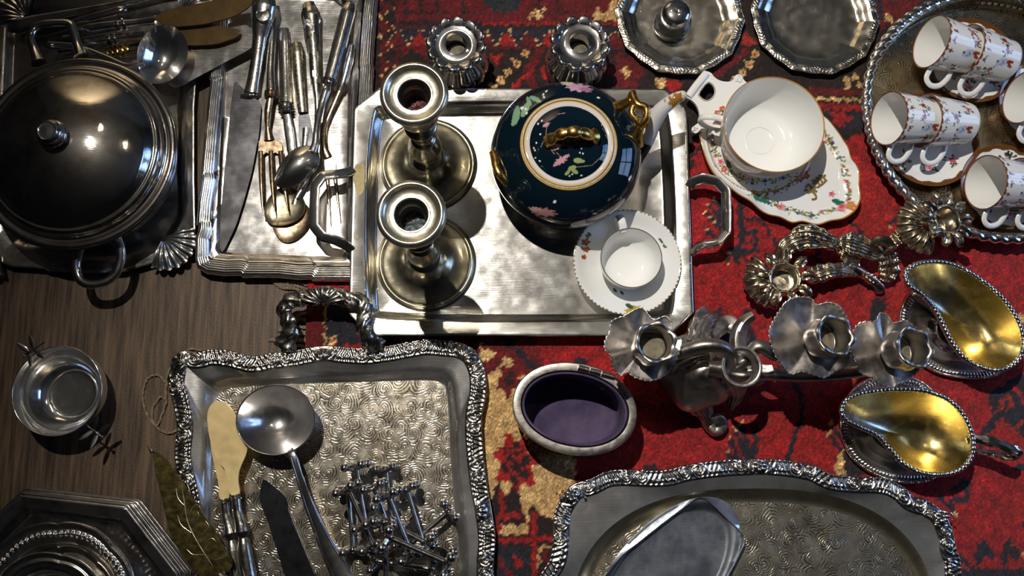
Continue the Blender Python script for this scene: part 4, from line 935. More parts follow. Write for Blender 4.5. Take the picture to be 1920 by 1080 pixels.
mk('handle', tube(spline(q, 40), .0040, 12, (1.2, .7)), WHITE, bc)

# coffee cans stacked in pairs, lying on saucers
def can_saucer(cx_, cy_, zz, label, seed, rpx=88):
    c0 = at(cx_, cy_, zz + .012); R = rpx * mpp(cx_, cy_, zz)
    t = thing('coffee_saucer', label, 'saucer', (c0[0], c0[1], zz), 'coffee saucers on the round tray')
    pr = list(map(tuple, prof_smooth([(0, .004), (R * .5, .0042), (R * .75, .0068), (R * .92, .0108), (R * .985, .0126)], 12)))
    v, f = lathe((c0[0], c0[1], zz), pr + [(R, .0124), (R * .98, .0108), (R * .7, .0040), (R * .5, 0), (R * .46, 0), (0, .002)], 200)
    th = np.arctan2(v[:, 1] - c0[1], v[:, 0] - c0[0]); rd = np.hypot(*(v[:, :2] - c0[:2]).T) / R
    pt = Paint((v[:, :2] - c0[:2]) / R, WHT); r = random.Random(seed)
    for k in range(7):
        a_ = k * .9 + seed; d_ = r.uniform(.5, .72); sprig(pt, d_ * math.cos(a_), d_ * math.sin(a_), r.uniform(.13, .2), [r.choice([PNK, RST, PNK, ROS]), ROS, INK, DGRN], seed * 10 + k)
    pt.c[rd > .90 + .018 * np.sin(th * 16)] = lin((104, 66, 34))
    mk('saucer_dish', (v, f), PAINTED, t, cols=pt.c, sharp=60)
    return t
can_saucer(1822, 112, .0165, 'flowered saucer with brown rim beneath the coffee cups by the pierced gallery', 1, 84)
can_saucer(1743, 262, .0165, 'flowered saucer with brown rim under the coffee cups by the rope edge', 2, 90)
can_saucer(1744, 260, .0120, 'lower flowered saucer under the flowered saucer by the rope edge', 3, 91)
can_saucer(1884, 350, .0165, 'flowered saucer with brown rim behind the rococo candle arm', 4, 82)
can_saucer(1885, 350, .0120, 'lower saucer stacked under the flowered saucer behind the candle arm', 5, 82)
can_saucer(1962, 196, .0165, 'flowered saucer under the half-seen coffee cup in the round tray', 6, 88)
H_ = .072; RC = .0365; RB = .0295
def can_mesh():
    pr = [(0, .0), (RB * .90, .0), (RB * .975, .003), (RB, .008), (RC, H_ - .0005), (RC - .0006, H_), (RC - .0016, H_ - .0005), (RB - .002, .008), (RB * .8, .004), (0, .004)]
    pr2 = []
    for (a, b) in zip(pr[:-1], pr[1:]):
        n_ = 34 if abs(b[1] - a[1]) > .01 else 2
        pr2 += [tuple(np.array(a) + (np.array(b) - np.array(a)) * i / n_) for i in range(n_)]
    pr2.append(pr[-1]); return lathe((0, 0, 0), pr2, 150)
def can_cols(v, seed):
    th = np.arctan2(v[:, 1], v[:, 0]); rd = np.hypot(v[:, 0], v[:, 1]); out = rd > RB - .001 + (RC - RB) * np.clip((v[:, 2] - .008) / (H_ - .008), 0, 1)
    p = Paint(np.stack([th * RC, v[:, 2]], 1), WHT); r = random.Random(seed)
    for k in range(13):
        x = -.111 + k * .0172
        if k % 3 == 0:   # little robed figure under a parasol
            p.ell(x, .032, .0062, .0115, lin((190, 200, 225)), .2); p.ell(x + .003, .020, .0032, .0058, RST, .3); p.ell(x - .003, .018, .0026, .0050, RST, -.3)
            p.ell(x, .0385, .0020, None, lin((225, 205, 190))); p.ell(x, .0405, .0022, .0013, INK); p.line([(x - .005, .032), (x + .006, .028), (x - .002, .020)], .0005, INK); p.line([(x - .006, .036), (x, .030), (x + .006, .036)], .0005, lin((70, 80, 130)))
        else: sprig(p, x + r.uniform(-.002, .002), r.uniform(.012, .052), r.uniform(.0070, .0095), [r.choice([RST, PNK, RST]), r.choice([RST, ROS]), INK, DGRN], seed * 31 + k)
    for k in range(16):
        x = -.111 + k * .0139; sprig(p, x, .0630, .0042, [RST, RST, INK, DGRN], k + seed)
    p.c[(v[:, 2] > H_ - .0026 - .0008 * np.sin(th * 22))] = lin((112, 60, 32)); p.c[v[:, 2] < .002] = lin((200, 200, 200))
    c = np.tile(WHT, (len(v), 1)); c[out] = p.c[out]; c[v[:, 2] > H_ - .0006] = lin((112, 60, 32)); return c
cv, cf = can_mesh()
hq = spline(np.array([(RC - .003, 0, .062), (RC + .012, 0, .066), (RC + .0205, 0, .057), (RC + .018, 0, .043), (RC + .006, 0, .033), (RC - .005, 0, .030)]), 36)
hv, hf = tube(hq, .0036, 10, (1.1, .7), up=(0, 1, 0))
proto_h = None
def can(mouth_px, zc, axis, label, seed, roll=0.0):
    """axis: direction the mouth faces; the handle hangs towards the photo's lower side"""
    ax = np.array(axis, float); ax /= np.linalg.norm(ax)
    side = np.array([0.10, -1, -.35]); side -= ax * (side @ ax); side /= np.linalg.norm(side); oth = np.cross(ax, side)
    M3 = np.stack([side, oth, ax], 1); c0 = at(*mouth_px, zc) - ax * H_
    t = thing('coffee_cup', label, 'cup', c0, 'coffee cups lying in stacked pairs')
    mk('cup_body', (cv @ M3.T + c0, cf), PAINTED, t, cols=can_cols(cv, seed), sharp=60)
    mk('handle', (hv @ M3.T + c0, hf), WHITE, t)
    return c0, ax
def can_pair(mouth, zc, axis, lab_a, lab_b, seed):
    c0, ax = can(mouth, zc, axis, lab_a, seed)
    # its neighbour, pushed base first into the same line behind it
    m2 = c0 + ax * .017; pp_ = proj(m2[None])[0]; can((pp_[0], pp_[1]), m2[2], ax, lab_b, seed + 1)
can_pair((1745, 78), .080, (-1, .12, .26), 'lying coffee cup open towards the empty lobed plate, gallery saucer', 'lying coffee cup behind its open mate on the gallery saucer', 11)
can_pair((1665, 222), .080, (-1, -.04, .26), 'lying coffee cup open towards the scalloped dish, by the rope edge', 'lying coffee cup behind its open mate by the rope edge', 21)
can_pair((1846, 342), .080, (-1, -.02, .26), 'lying coffee cup with shadowed mouth behind the rococo candle arm', 'lying coffee cup tucked behind the shadowed one by the candle arm', 31)
can((1918, 182), .070, (-1, .10, .26), 'half-seen lying coffee cup between the other cup pairs', 41)
# ------------------------------------------------------------------ tall candlesticks
def candlestick(bx, by, label, wax):
    c0 = at(bx, by, .018); z0 = .0127
    t = thing('candlestick', label, 'candlestick', (c0[0], c0[1], z0), 'pair of tall tarnished candlesticks')
    base = [(0, 0), (.0640, 0), (.0660, .002), (.0655, .005), (.0635, .0065), (.0620, .0060), (.0600, .0075), (.050, .0090), (.040, .0120), (.032, .0170), (.026, .0230), (.0215, .0300)]
    mk('base', lathe((*c0[:2], z0), list(map(tuple, prof_smooth(base, 3))), 96), BRASSY, t, sharp=50)
    stem = [(.0215, .0300), (.0235, .034), (.0225, .038), (.015, .041), (.013, .047), (.0165, .056), (.0215, .066), (.0225, .076), (.018, .088), (.0135, .098), (.0165, .102), (.0165, .106), (.0115, .110), (.0105, .120), (.0125, .136), (.0150, .146), (.0205, .149), (.0205, .153), (.0140, .157), (.0120, .164), (.0160, .172), (.0235, .184), (.0265, .197), (.0245, .209), (.0180, .219), (.0150, .226), (.0170, .233)]
    mk('stem', lathe((*c0[:2], z0), list(map(tuple, prof_smooth(stem, 4))), 64, caps=False), BRASSY, t, sharp=50)
    noz = [(.0165, .231), (.024, .2335), (.034, .2375), (.0385, .2420), (.0395, .2465), (.0375, .2505), (.0340, .2520), (.0320, .2500), (.0290, .2470), (.0235, .2455), (.0200, .2458), (.0188, .2452), (.0184, .2435)]
    nz_ = mk('drip_pan', lathe((*c0[:2], z0), list(map(tuple, prof_smooth(noz, 3))), 96, caps=False), BRASSY2, t, sharp=60)
    mk('socket_well', lathe((*c0[:2], z0), [(.0184, .2437), (.0165, .2300), (.0140, .2240), (.0132, .2100), (.0128, .2040), (0, .2030)], 64, caps=False), SOOT, nz_)
    v, f = lathe((*c0[:2], z0), [(.0128, .2060), (.009, .2072), (.004, .2066), (0, .2070)], 40); v[:, 2] += RNG.normal(0, .0009, len(v)); v[:, 2] = np.maximum(v[:, 2], z0 + .2030)
    if wax: cl = np.where(RNG.random((len(v), 1)) < .35, lin((150, 50, 45)), lin((40, 50, 58))); m_ = PAINTEDW
    else: cl = np.where(RNG.random((len(v), 1)) < .5, lin((70, 85, 92)), lin((130, 140, 140))); m_ = PAINTEDW
    mk('wax_stub', (v, f), m_, nz_, cols=cl, label='remains of old candle wax')
BRASSY2 = metal('worn nickel silver', (0.68, 0.65, 0.54), 0.20, (0.46, 0.42, 0.31), 0.5, scale=45, scratch=0.2, haze=(.3, .5))
SOOT = rough_mat('sooty socket', (.012, .014, .016), (.05, .055, .06), (60, 60, 60), .5)
PAINTEDW = glaze('wax remains', None, 0.5, attr=True, vary=.3)
candlestick(803, 307, 'tall tarnished candlestick with red wax remains in its socket', True)
candlestick(799, 491, 'tall tarnished candlestick with grey wax remains beside the strap handle', False)

# ------------------------------------------------------------------ short scalloped candlesticks
def scallop(bx, by, label, rot):
    c0 = at(bx, by, .012); z0 = RZ
    t = thing('short_candlestick', label, 'candlestick', (c0[0], c0[1], z0), 'pair of short scalloped candlesticks')
    def lob(th, r, z, i):
        k = (i / 40.0); return r, z
    n_ = 12
    def mod(th, r, z, i):
        g = np.abs(np.cos(n_ / 2 * (th + rot))) ** .6; big = r > .029
        return np.where(big, r * (.88 + .14 * g), r), z + np.where(big, .0032 * (g - .5), 0)
    body = [(0, 0), (.040, 0), (.0440, .004), (.0455, .012), (.0430, .024), (.0350, .036), (.0285, .046), (.0265, .054), (.0290, .060)]
    def mod2(th, r, z, i): g = np.abs(np.cos(n_ / 2 * (th + rot))) ** .6; return r * (.95 + .06 * g), z
    mk('body', lathe((*c0[:2], z0), list(map(tuple, prof_smooth(body, 5))), 192, mod2, caps=False), DARKSIL, t)
    rim = [(.0290, .060), (.0360, .0645), (.0410, .0700), (.0415, .0745), (.0385, .0770), (.0345, .0765), (.0290, .0745), (.0220, .0735), (.0165, .0745), (.0150, .0750), (.0138, .0740), (.0135, .060), (.0132, .048), (.0, .0475)]
    mk('scalloped_rim', lathe((*c0[:2], z0), list(map(tuple, prof_smooth(rim, 5))), 240, mod, caps=False), DARKSIL, t)
    mk('wax_stub', lathe((*c0[:2], z0), [(.0131, .0485), (.0131, .0515), (.006, .0525), (0, .0522)], 24), WAX, t)
scallop(858, 126, 'short scalloped dark silver candlestick behind the tall candlestick', .1)
scallop(1078, 124, 'short scalloped dark silver candlestick behind the teapot', .2)

# ------------------------------------------------------------------ covered dish
z0 = .0072; c0 = at(141, 284, .085)
tu = thing('covered_dish', 'round silver covered dish with domed lid and loop handles', 'covered dish', (c0[0], c0[1], z0))
R = .1345
mk('bowl', lathe((*c0[:2], z0), list(map(tuple, prof_smooth([(0, 0), (.075, 0), (.092, .004), (.112, .018), (.124, .040), (.1275, .060), (.1285, .068), (R, .0725), (R + .0008, .0745), (.130, .0752), (.124, .074), (.118, .05), (.0, .02)], 3))), 128), DARKSIL, tu, sharp=60)
lidp = [(R - .001, .0755), (R, .0775), (R - .002, .0795), (R - .006, .0800), (R - .010, .0790), (R - .013, .0795), (R - .0155, .0830), (R - .018, .0880), (R - .0215, .0905), (R - .026, .0910), (.100, .1005), (.083, .1110), (.062, .1205), (.040, .1272), (.020, .1308), (.009, .1318)]
LIDM = metal('stained lid silver', (0.60, 0.57, 0.52), 0.075, (0.32, 0.27, 0.20), 0.45, scale=24, scratch=.12, rvar=.03, haze=(.10, .38))
lid = mk('lid', lathe((*c0[:2], z0), list(map(tuple, prof_smooth(lidp, 4))), 160), LIDM, tu, sharp=70)
mk('knob', lathe((*c0[:2], z0), list(map(tuple, prof_smooth([(.009, .1310), (.0085, .134), (.011, .136), (.0175, .138), (.0190, .141), (.0180, .144), (.0155, .1455), (.0165, .1480), (.0160, .1510), (.0135, .1535), (.0120, .1548), (.0105, .1540), (.0, .1544)], 4))), 48), DARKSIL, lid, sharp=60)
for pth in ([(152, 446, .060), (147, 474, .057), (143, 500, .055), (150, 524, .054), (168, 533, .054), (196, 529, .054), (216, 514, .054), (225, 492, .055), (226, 468, .057), (214, 444, .060)],
            [(72, 118, .060), (63, 92, .056), (57, 70, .055), (66, 52, .054), (84, 45, .054), (110, 43, .054), (130, 45, .054), (138, 60, .055), (144, 82, .057), (151, 106, .060)]):
    q = spline(P(pth, 0), 60); e_ = np.linspace(0, 1, 60)
    mk('handle', tube(q, .0055 + .004 * np.exp(-e_ * 20) + .004 * np.exp(-(1 - e_) * 20), 16, (1.1, .8)), DARKSIL, tu)

# ------------------------------------------------------------------ small silver bowl with dragonflies
c0 = at(140, 738, .004)
bw = thing('silver_bowl', 'small polished silver bowl with dragonfly mounts on bare wood', 'bowl', (c0[0], c0[1], 0))
Rb = 84 * mpp(113, 728, .052)
mk('bowl_body', lathe(c0[:2], list(map(tuple, prof_smooth([(0, .002), (.030, .0005), (.032, .003), (.044, .012), (.055, .028), (Rb * .97, .044), (Rb, .0530), (Rb + .0004, .0545), (Rb - .0008, .0548), (Rb - .0016, .053), (Rb * .94, .044), (.053, .029), (.043, .0145), (.034, .0080), (.0315, .0090), (.030, .0072), (.016, .0066), (0, .0064)], 4))), 128), BRIGHT, bw, sharp=60)
def dragonfly(px_, z, heading, name):
    b0 = at(*px_, z); d = np.array([math.cos(heading), math.sin(heading), 0]); s_ = np.array([-d[1], d[0], 0]); up = np.array([0, 0, 1])
    bd = mk('dragonfly', join(tube(np.linspace(b0 - d * .018, b0 + d * .012, 20), .0012 + .0010 * np.exp(-((np.linspace(0, 1, 20) - .75) / .15) ** 2), 8), ball(b0 + d * .0135, .0024, 8)), DARKSIL, bw)
    for k, (sg, back) in enumerate(((1, .006), (-1, .006), (1, -.001), (-1, -.001))):
        u = np.linspace(0, 1, 14); p = np.array([b0 + d * (back + sg * 0 + .006 * x * (1 if back > 0 else -1)) + s_ * sg * .019 * x + up * .003 * x for x in u])
        mk('wing', tube(p, .0004 + .0026 * np.sin(np.pi * (.08 + .9 * u)) ** .7, 8, (1, .12)), DARKSIL, bd)
dragonfly((62, 656), .052, math.radians(215), 'a'); dragonfly((176, 808), .046, math.radians(-35), 'b')

# ------------------------------------------------------------------ gilt-lined sauce boats
def sauce_boat(rim, cpx, plate, spout, label, handle=None):
    zr = lambda p: .066 + .016 * math.exp(-(math.hypot(p[0] - spout[0], p[1] - spout[1]) / 55) ** 2)
    R3 = np.array([at(p[0], p[1], zr(p)) for p in rim])
    if np.sum(R3[:, 0] * np.roll(R3[:, 1], -1) - R3[:, 1] * np.roll(R3[:, 0], -1)) < 0: R3 = R3[::-1]
    R3 = spline(R3, 60 * len(R3), True); R3, _, per = resample(R3, 420)
    c = at(*cpx, .030); z0 = RZ
    t = thing('sauce_boat', label, 'sauce boat', (c[0], c[1], z0), 'pair of gilt-lined sauce boats')
    C = np.array([c[0], c[1], 0])
    def ring(k, z, zk): 
        r = C + (R3 - C) * np.array([k, k, 0]); r[:, 2] = z + (R3[:, 2] - z) * zk; return r
    inner = [ring(max(k, .02), .024, max(0, k) ** 2.6 * .985) for k in np.linspace(.02, .985, 26)]
    v, f = loft(inner, True, False)
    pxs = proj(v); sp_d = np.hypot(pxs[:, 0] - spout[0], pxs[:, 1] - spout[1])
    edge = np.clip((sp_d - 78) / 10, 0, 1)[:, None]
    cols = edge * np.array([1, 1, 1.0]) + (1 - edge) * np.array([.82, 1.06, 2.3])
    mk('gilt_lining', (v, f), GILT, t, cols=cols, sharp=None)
    outer = [ring(1.0 - .015, 0.024, .985), ring(.995, .024, 1.0), ring(1.015, .024, .99)] + [ring(1.012 * k, .014, w_) for k, w_ in ((.985, .90), (.93, .72), (.84, .52), (.72, .34), (.60, .20), (.50, .10), (.44, .05))]
    mk('boat_body', loft(outer, False, True), DARKSIL, t, sharp=None)
    # gadrooned rim
    q = R3 + np.array([0, 0, .0008]); g = .0026 + .0010 * np.abs(np.sin(np.arange(420) * np.pi * 80 / 420))
    mk('gadrooned_rim', tube(q, g, 10, closed=True), SILVER, t)
    po = P2(plate, .018); p_ = Plate(po, 500, smooth=True)
    rg = inner_grid(p_.frac(.60, .0135), 3) + [p_.frac(.68, .0140), p_.frac(.76, .0165), p_.frac(.82, .0180)]
    for i in range(7):
        tt = i / 6; rg.append(p_.frac(.84 + .11 * tt, .0182 + .0020 * math.sin(math.pi * tt) * np.abs(np.sin(np.pi * p_.s / .0048 + tt * 1.5))))
    rg += [p_.frac(.955, .0184), p_.frac(.965, .0184 + .0018 * np.abs(np.sin(np.pi * p_.s / .0026))), p_.frac(.985, .0184 + .0018 * np.abs(np.sin(np.pi * p_.s / .0026))), p_.frac(1, .0178)]
    mk('stand', shell_of(rg, .0035), SILVER, t, sharp=60)
    mk('pedestal', loft([p_.frac(.46, .0130), p_.frac(.34, .0180), p_.frac(.32, .0215)]), DARKSIL, t)
    if handle is not None:
        q = spline(P(handle, 0), 60); mk('handle', tube(q, [.0035, .005, .0045, .0055, .004, .003], 16, (1.25, .8), ridges=6, rdepth=.16, twist=.5), SILVER, t)
b2 = [(1577, 772), (1582, 755), (1596, 743), (1625, 735), (1680, 730), (1732, 733), (1778, 750), (1808, 782), (1823, 822), (1820, 856), (1800, 880), (1768, 889), (1730, 887), (1694, 870), (1666, 840), (1642, 815), (1612, 801), (1587, 788)]
sauce_boat(b2, (1722, 818), [(1574, 790), (1580, 755), (1604, 724), (1640, 706), (1690, 702), (1735, 718), (1770, 760), (1788, 820), (1780, 870), (1750, 900), (1700, 907), (1645, 893), (1600, 862), (1580, 825)], (1590, 768), 'gilt-lined silver sauce boat with leafy loop handle next to the big engraved tray',
           [(1812, 826, .060), (1832, 822, .064), (1862, 829, .068), (1896, 842, .070), (1912, 851, .064), (1894, 856, .054), (1862, 850, .044), (1832, 846, .040), (1800, 838, .042)])
b1 = [(1697, 520), (1702, 505), (1722, 494), (1762, 491), (1802, 503), (1848, 532), (1886, 568), (1912, 612), (1918, 650), (1905, 678), (1880, 692), (1850, 692), (1812, 675), (1786, 645), (1768, 610), (1752, 580), (1728, 553), (1706, 537)]
sauce_boat(b1, (1830, 612), [(1686, 605), (1690, 575), (1708, 548), (1750, 530), (1810, 545), (1860, 590), (1890, 650), (1890, 690), (1860, 708), (1810, 710), (1755, 698), (1712, 668), (1692, 636)], (1712, 522), 'gilt-lined silver sauce boat between round cup tray and pewter candelabrum')

# ------------------------------------------------------------------ oval box with velvet lining
bz = .086
def oval(rx_, ry_, z, dx=0, dy=0):
    o_ = []
    for x in np.linspace(0, 2 * np.pi, 160, endpoint=False):
        u, v_ = rx_ * np.sign(math.cos(x)) * abs(math.cos(x)) ** .96, ry_ * np.sign(math.sin(x)) * abs(math.sin(x)) ** .96
        o_.append((1078 + dx + u * math.cos(.2) - v_ * math.sin(.2), 767 + dy + u * math.sin(.2) + v_ * math.cos(.2)))
    return ccw(P2(o_, z))
bo = oval(118, 86, bz)
bx = thing('oval_box', 'open oval silver box lined with worn purple velvet', 'box', (*bo.mean(0), RZ))
pl = Plate(bo, 240); T_ = .0112
out = [pl.frac(.80, RZ + .0025), pl.frac(.86, RZ + .003), pl.frac(.93, RZ + .012), pl.frac(.985, .045), pl.ins(.0004, .078), pl.ins(0, .084), pl.ins(.0012, .0865), pl.ins(.0045, .0872), pl.ins(T_ - .001, .0866), pl.ins(T_, .0850), pl.ins(T_ + .0005, .076)]
mk('box_body', loft(out, True, False), metal('oxidised silver', (.44, .42, .39), .34, (.30, .28, .26), .6, scale=40, scratch=.2, bump=(120, .1)), bx, sharp=50)
ins = [pl.ins(T_ + .0012, .0845), pl.ins(T_ + .0030, .0855), pl.ins(T_ + .0042, .0830), pl.ins(T_ + .0050, .050)] + [pl.frac(k, z_) for k, z_ in ((.80, .022), (.77, .0165), (.72, .0148), (.5, .0145), (.25, .0146))]
mk('velvet_lining', loft(ins, False, True), VELVET, bx, sharp=None)
for a0, a1 in ((1084, 1104), (1106, 1126), (1128, 1152)):
    q = P([(a0, 689 + (a0 - 1084) * .27, .087), (a1, 689 + (a1 - 1084) * .27, .087)], 0); mk('hinge_knuckle', tube(np.linspace(q[0], q[1], 6), .0042, 12), ORN, bx)
for x, y in ((1000, 690), (972, 826), (1165, 700), (1170, 850)):
    p = at(x, y, .02); c_ = np.array([*bo.mean(0), 0]); dd = p - c_; dd[2] = 0; dd /= np.linalg.norm(dd)
    e = pl.p[np.argmax((pl.p - pl.c) @ dd[:2] / np.linalg.norm(pl.p - pl.c, axis=1))]; e3 = np.array([*e, 0]) - dd * .006
    mk('foot', tube(spline([e3 + [0, 0, .030] - dd * .006, e3 + dd * .004 + [0, 0, .020], e3 + dd * .002 + [0, 0, .0115]], 20), [.005, .0045, .0035], 10, ridges=5, rdepth=.15), ORN, bx)

# ------------------------------------------------------------------ leaf pans and sockets of the candelabra
def leaf_pan(outline, c_px, z, rise=.010, veins=7, jag=.02, n=420, seed=0):
    po = P2(outline, z + rise); cc = at(*c_px, z)
    p_ = Plate(po, n, centre=cc, smooth=True); r = random.Random(seed)
    th = np.arctan2(p_.d[:, 1], p_.d[:, 0]); saw = ((p_.s / .0065) % 1.0); rings = []
    for k in np.linspace(.06, 1, 18):
        j_ = 1 - jag * saw * (k > .97) * 1.0
        zz = z + rise * k ** 1.6 + .0014 * k * np.cos(veins * th + 2 * k)
        rings.append(p_.frac(k, zz) if k < .97 else np.c_[p_.c + p_.d * (p_.r * j_)[:, None], zz])
    return shell_of(rings, .0016), cc
def socket(c, axis, r, h, lobes=6, lip=.07):
    ax = Vector(axis).normalized(); M = ax.to_track_quat('Z', 'Y').to_matrix().to_4x4()
    pr = [(0, 0), (r * .55, 0), (r * .75, h * .10), (r * 1.12, h * .28), (r * 1.22, h * .5), (r * 1.10, h * .74), (r * 1.10, h * .86), (r * 1.26, h * .95), (r * 1.24, h * 1.02), (r * 1.02, h * 1.0), (r * .98, h * .9), (r * .95, h * .5), (r * .9, h * .32), (0, h * .30)]
    def mod(th, rr, zz, i):
        g = np.cos(lobes * th); return np.where(rr > r * 1.05, rr * (1 + .05 * g), rr), zz + np.where((zz > h * .9) & (rr > r * 1.0), h * lip * .5 * g, 0)
    v, f = lathe((0, 0, 0), list(map(tuple, prof_smooth(pr, 3))), 72, mod, M); return v + np.array(c), f
# pewter candelabrum
c0 = at(1290, 705, RZ)
pw = thing('candelabrum', 'grey pewter candelabrum with three vine-leaf drip pans and scroll feet', 'candelabrum', (c0[0], c0[1], RZ))
body = [(0, .016), (.016, .016), (.030, .024), (.0465, .040), (.050, .054), (.044, .070), (.033, .084), (.022, .096), (.012, .106), (0, .110)]
def bm(th, r, z, i): return r * (1 + .05 * np.cos(5 * th + z * 60)), z
stem_ = mk('body', lathe(c0[:2], list(map(tuple, prof_smooth(body, 5))), 90, bm), PEWTER, pw, sharp=None)
for pth, w in (([(1318, 748, .034), (1322, 772, .026), (1328, 792, .020), (1340, 806, .014), (1350, 796, .018), (1344, 786, .023), (1336, 790, .022)], .0105),
               ([(1372, 714, .040), (1396, 716, .028), (1414, 716, .016), (1428, 708, .014), (1424, 694, .020), (1412, 694, .026), (1410, 703, .024)], .009),
               ([(1322, 690, .040), (1310, 662, .036), (1302, 632, .030), (1306, 606, .024), (1322, 596, .018), (1334, 608, .015), (1326, 620, .016)], .0115)):
    q = spline(P(pth, 0), 70); q[:, 2] = np.maximum(q[:, 2], RZ + w * 1.0)
    mk('scroll_foot', tube(q, np.interp(np.linspace(0, 1, 70), [0, .3, .7, 1], [w * 1.25, w * .8, w, w * .95]), 18, (1.0, .85), ridges=4, rdepth=.10, twist=.06), PEWTER, pw)
for pth in ([(1330, 640, .060), (1345, 618, .050), (1362, 606, .044), (1378, 614, .048), (1392, 632, .060), (1385, 648, .075)], [(1332, 600, .040), (1318, 590, .048), (1310, 604, .056), (1316, 625, .066), (1330, 645, .080)]):
    q = spline(P(pth, 0), 50); mk('acanthus_scroll', tube(q, [.005, .0085, .010, .008, .006], 16, (1.2, .7), ridges=5, rdepth=.14, twist=.04), PEWTER, stem_)
PZ = .140
def arm(pth, w):
    q = spline(P(pth, 0), 70); return tube(q, w, 18, (1, .9), ridges=3, rdepth=.08, twist=.05)
lp1 = [(1145, 600), (1170, 589), (1192, 577), (1206, 575), (1226, 596), (1250, 591), (1261, 606), (1259, 628), (1281, 636), (1275, 662), (1262, 690), (1246, 707), (1220, 717), (1192, 711), (1174, 700), (1160, 706), (1145, 684), (1142, 667), (1131, 655), (1132, 637), (1141, 620)]
lp2 = [(1490, 555), (1520, 555), (1532, 568), (1556, 564), (1578, 574), (1592, 600), (1600, 630), (1598, 664), (1588, 688), (1566, 700), (1546, 711), (1520, 704), (1502, 699), (1482, 704), (1467, 690), (1457, 675), (1444, 650), (1440, 622), (1448, 600), (1468, 568)]
lp3 = [(1592, 650), (1602, 612), (1616, 602), (1640, 600), (1650, 585), (1665, 587), (1676, 602), (1700, 600), (1722, 618), (1734, 650), (1728, 690), (1708, 712), (1684, 722), (1672, 730), (1652, 722), (1634, 710), (1612, 700), (1602, 678)]
ctop = proj(np.array([[c0[0], c0[1], .118]]))[0]
for lp_, cp, sk, ax, zz, armp in ((lp1, (1210, 648), (1214, 654), (.05, .05, 1), PZ, [(1212, 658, PZ - .004), (1240, 668, PZ - .022), (1276, 660, PZ - .008), (1318, 648, PZ + .004), (1352, 650, PZ + .004), (1372, 668, PZ - .008), (1364, 690, PZ - .026), (float(ctop[0]), float(ctop[1]), .112)]),
                              (lp2, (1521, 634), (1527, 642), (.22, .08, 1), PZ, [(1525, 640, PZ - .004), (1500, 660, PZ - .026), (1462, 668, PZ - .034), (1426, 650, PZ - .030), (1408, 660, PZ - .034), (1384, 684, PZ - .036), (float(ctop[0]), float(ctop[1]), .110)]),
                              (lp3, (1662, 656), (1668, 664), (.25, .08, 1), PZ - .002, [(1666, 662, PZ - .008), (1636, 690, PZ - .034), (1580, 700, PZ - .050), (1500, 705, PZ - .054), (1430, 702, PZ - .046), (1390, 704, PZ - .040), (float(ctop[0]), float(ctop[1]), .108)])):
    mk('arm', arm(armp, [.0075, .008, .0085, .0085, .008, .008, .009]), PEWTER, pw)
    vf, cc = leaf_pan(lp_, cp, zz, .008, 5, .05, seed=int(cp[0]))
    lpn = mk('leaf_pan', vf, PEWTER, pw, sharp=None)
    s0 = at(*sk, zz + .0015); sc_ = mk('candle_socket', socket(s0, ax, .0195, .044), PEWTER, lpn, sharp=None)
    axv = np.array(ax) / np.linalg.norm(ax)
    mk('wax_stub', (lathe((0, 0, 0), [(.0168, 0), (.0168, .001), (.006, .002), (0, .0016)], 24, None, Vector(ax).to_track_quat('Z', 'Y').to_matrix().to_4x4())[0] + s0 + axv * .0150, lathe((0, 0, 0), [(.0168, 0), (.0168, .001), (.006, .002), (0, .0016)], 24)[1]), WAX, sc_)
q0 = at(1384, 690, .118)
def open_ring(c, r, h, w):
    return lathe(c, list(map(tuple, prof_smooth([(r, 0), (r * 1.08, h * .3), (r * 1.02, h * .6), (r * 1.15, h), (r * 1.12, h * 1.08), (r * .94, h), (r * .88, h * .5), (r * .85, 0)], 3))), 60, caps=False)
mk('centre_socket', join(open_ring(q0, .0215, .016, 0)), PEWTER, pw)
q0 = at(1432, 640, .100); q = [q0 + np.array([.030 * math.cos(a_), .036 * math.sin(a_), .010 * math.cos(a_)]) for a_ in np.linspace(1.9, 5.0, 14)]
mk('acanthus_scroll', tube(spline(np.array(q), 60), [.004, .0075, .0085, .0075, .004], 16, (1.2, .9), ridges=4, rdepth=.16, twist=.05), PEWTER, stem_)

# rococo gilt candle branch lying between dish and candelabrum
c0 = at(1560, 500, RZ)
gb = thing('candle_branch', 'worn gilt rococo candle branch with two flower sockets lying on the rug', 'candelabrum', (c0[0], c0[1], RZ))
def acanthus(path, w, flutes=5, depth=.0022, curl=.004, lobes=5, n=90, m=41, thick=.0022, up=(0, 0, 1)):
    q = spline(P(path, 0), n); T = np.gradient(q, axis=0); T /= np.linalg.norm(T, axis=1)[:, None]
    S = np.cross(T, np.array(up, float)); S /= np.linalg.norm(S, axis=1)[:, None]; Nn = np.cross(S, T)
    u = np.linspace(-1, 1, m); t = np.linspace(0, 1, n); wid = np.interp(t, np.linspace(0, 1, len(w)), w)
    topr, lowr = [], []
    for i in range(n):
        ww = wid[i] * (1 + .16 * np.abs(np.sin(np.pi * lobes * t[i])) * np.abs(u))
        h = depth * np.abs(np.cos(np.pi * flutes * u / 2)) + depth * .8 * np.sin(lobes * np.pi * 2 * t[i]) * np.abs(u) - curl * u ** 2
        row = q[i] + (ww * u)[:, None] * S[i] + h[:, None] * Nn[i]; topr.append(row); lowr.append(row - thick * Nn[i])
    rings = [np.concatenate([a_, b_[::-1]]) for a_, b_ in zip(topr, lowr)]
    return loft(rings, True, True)
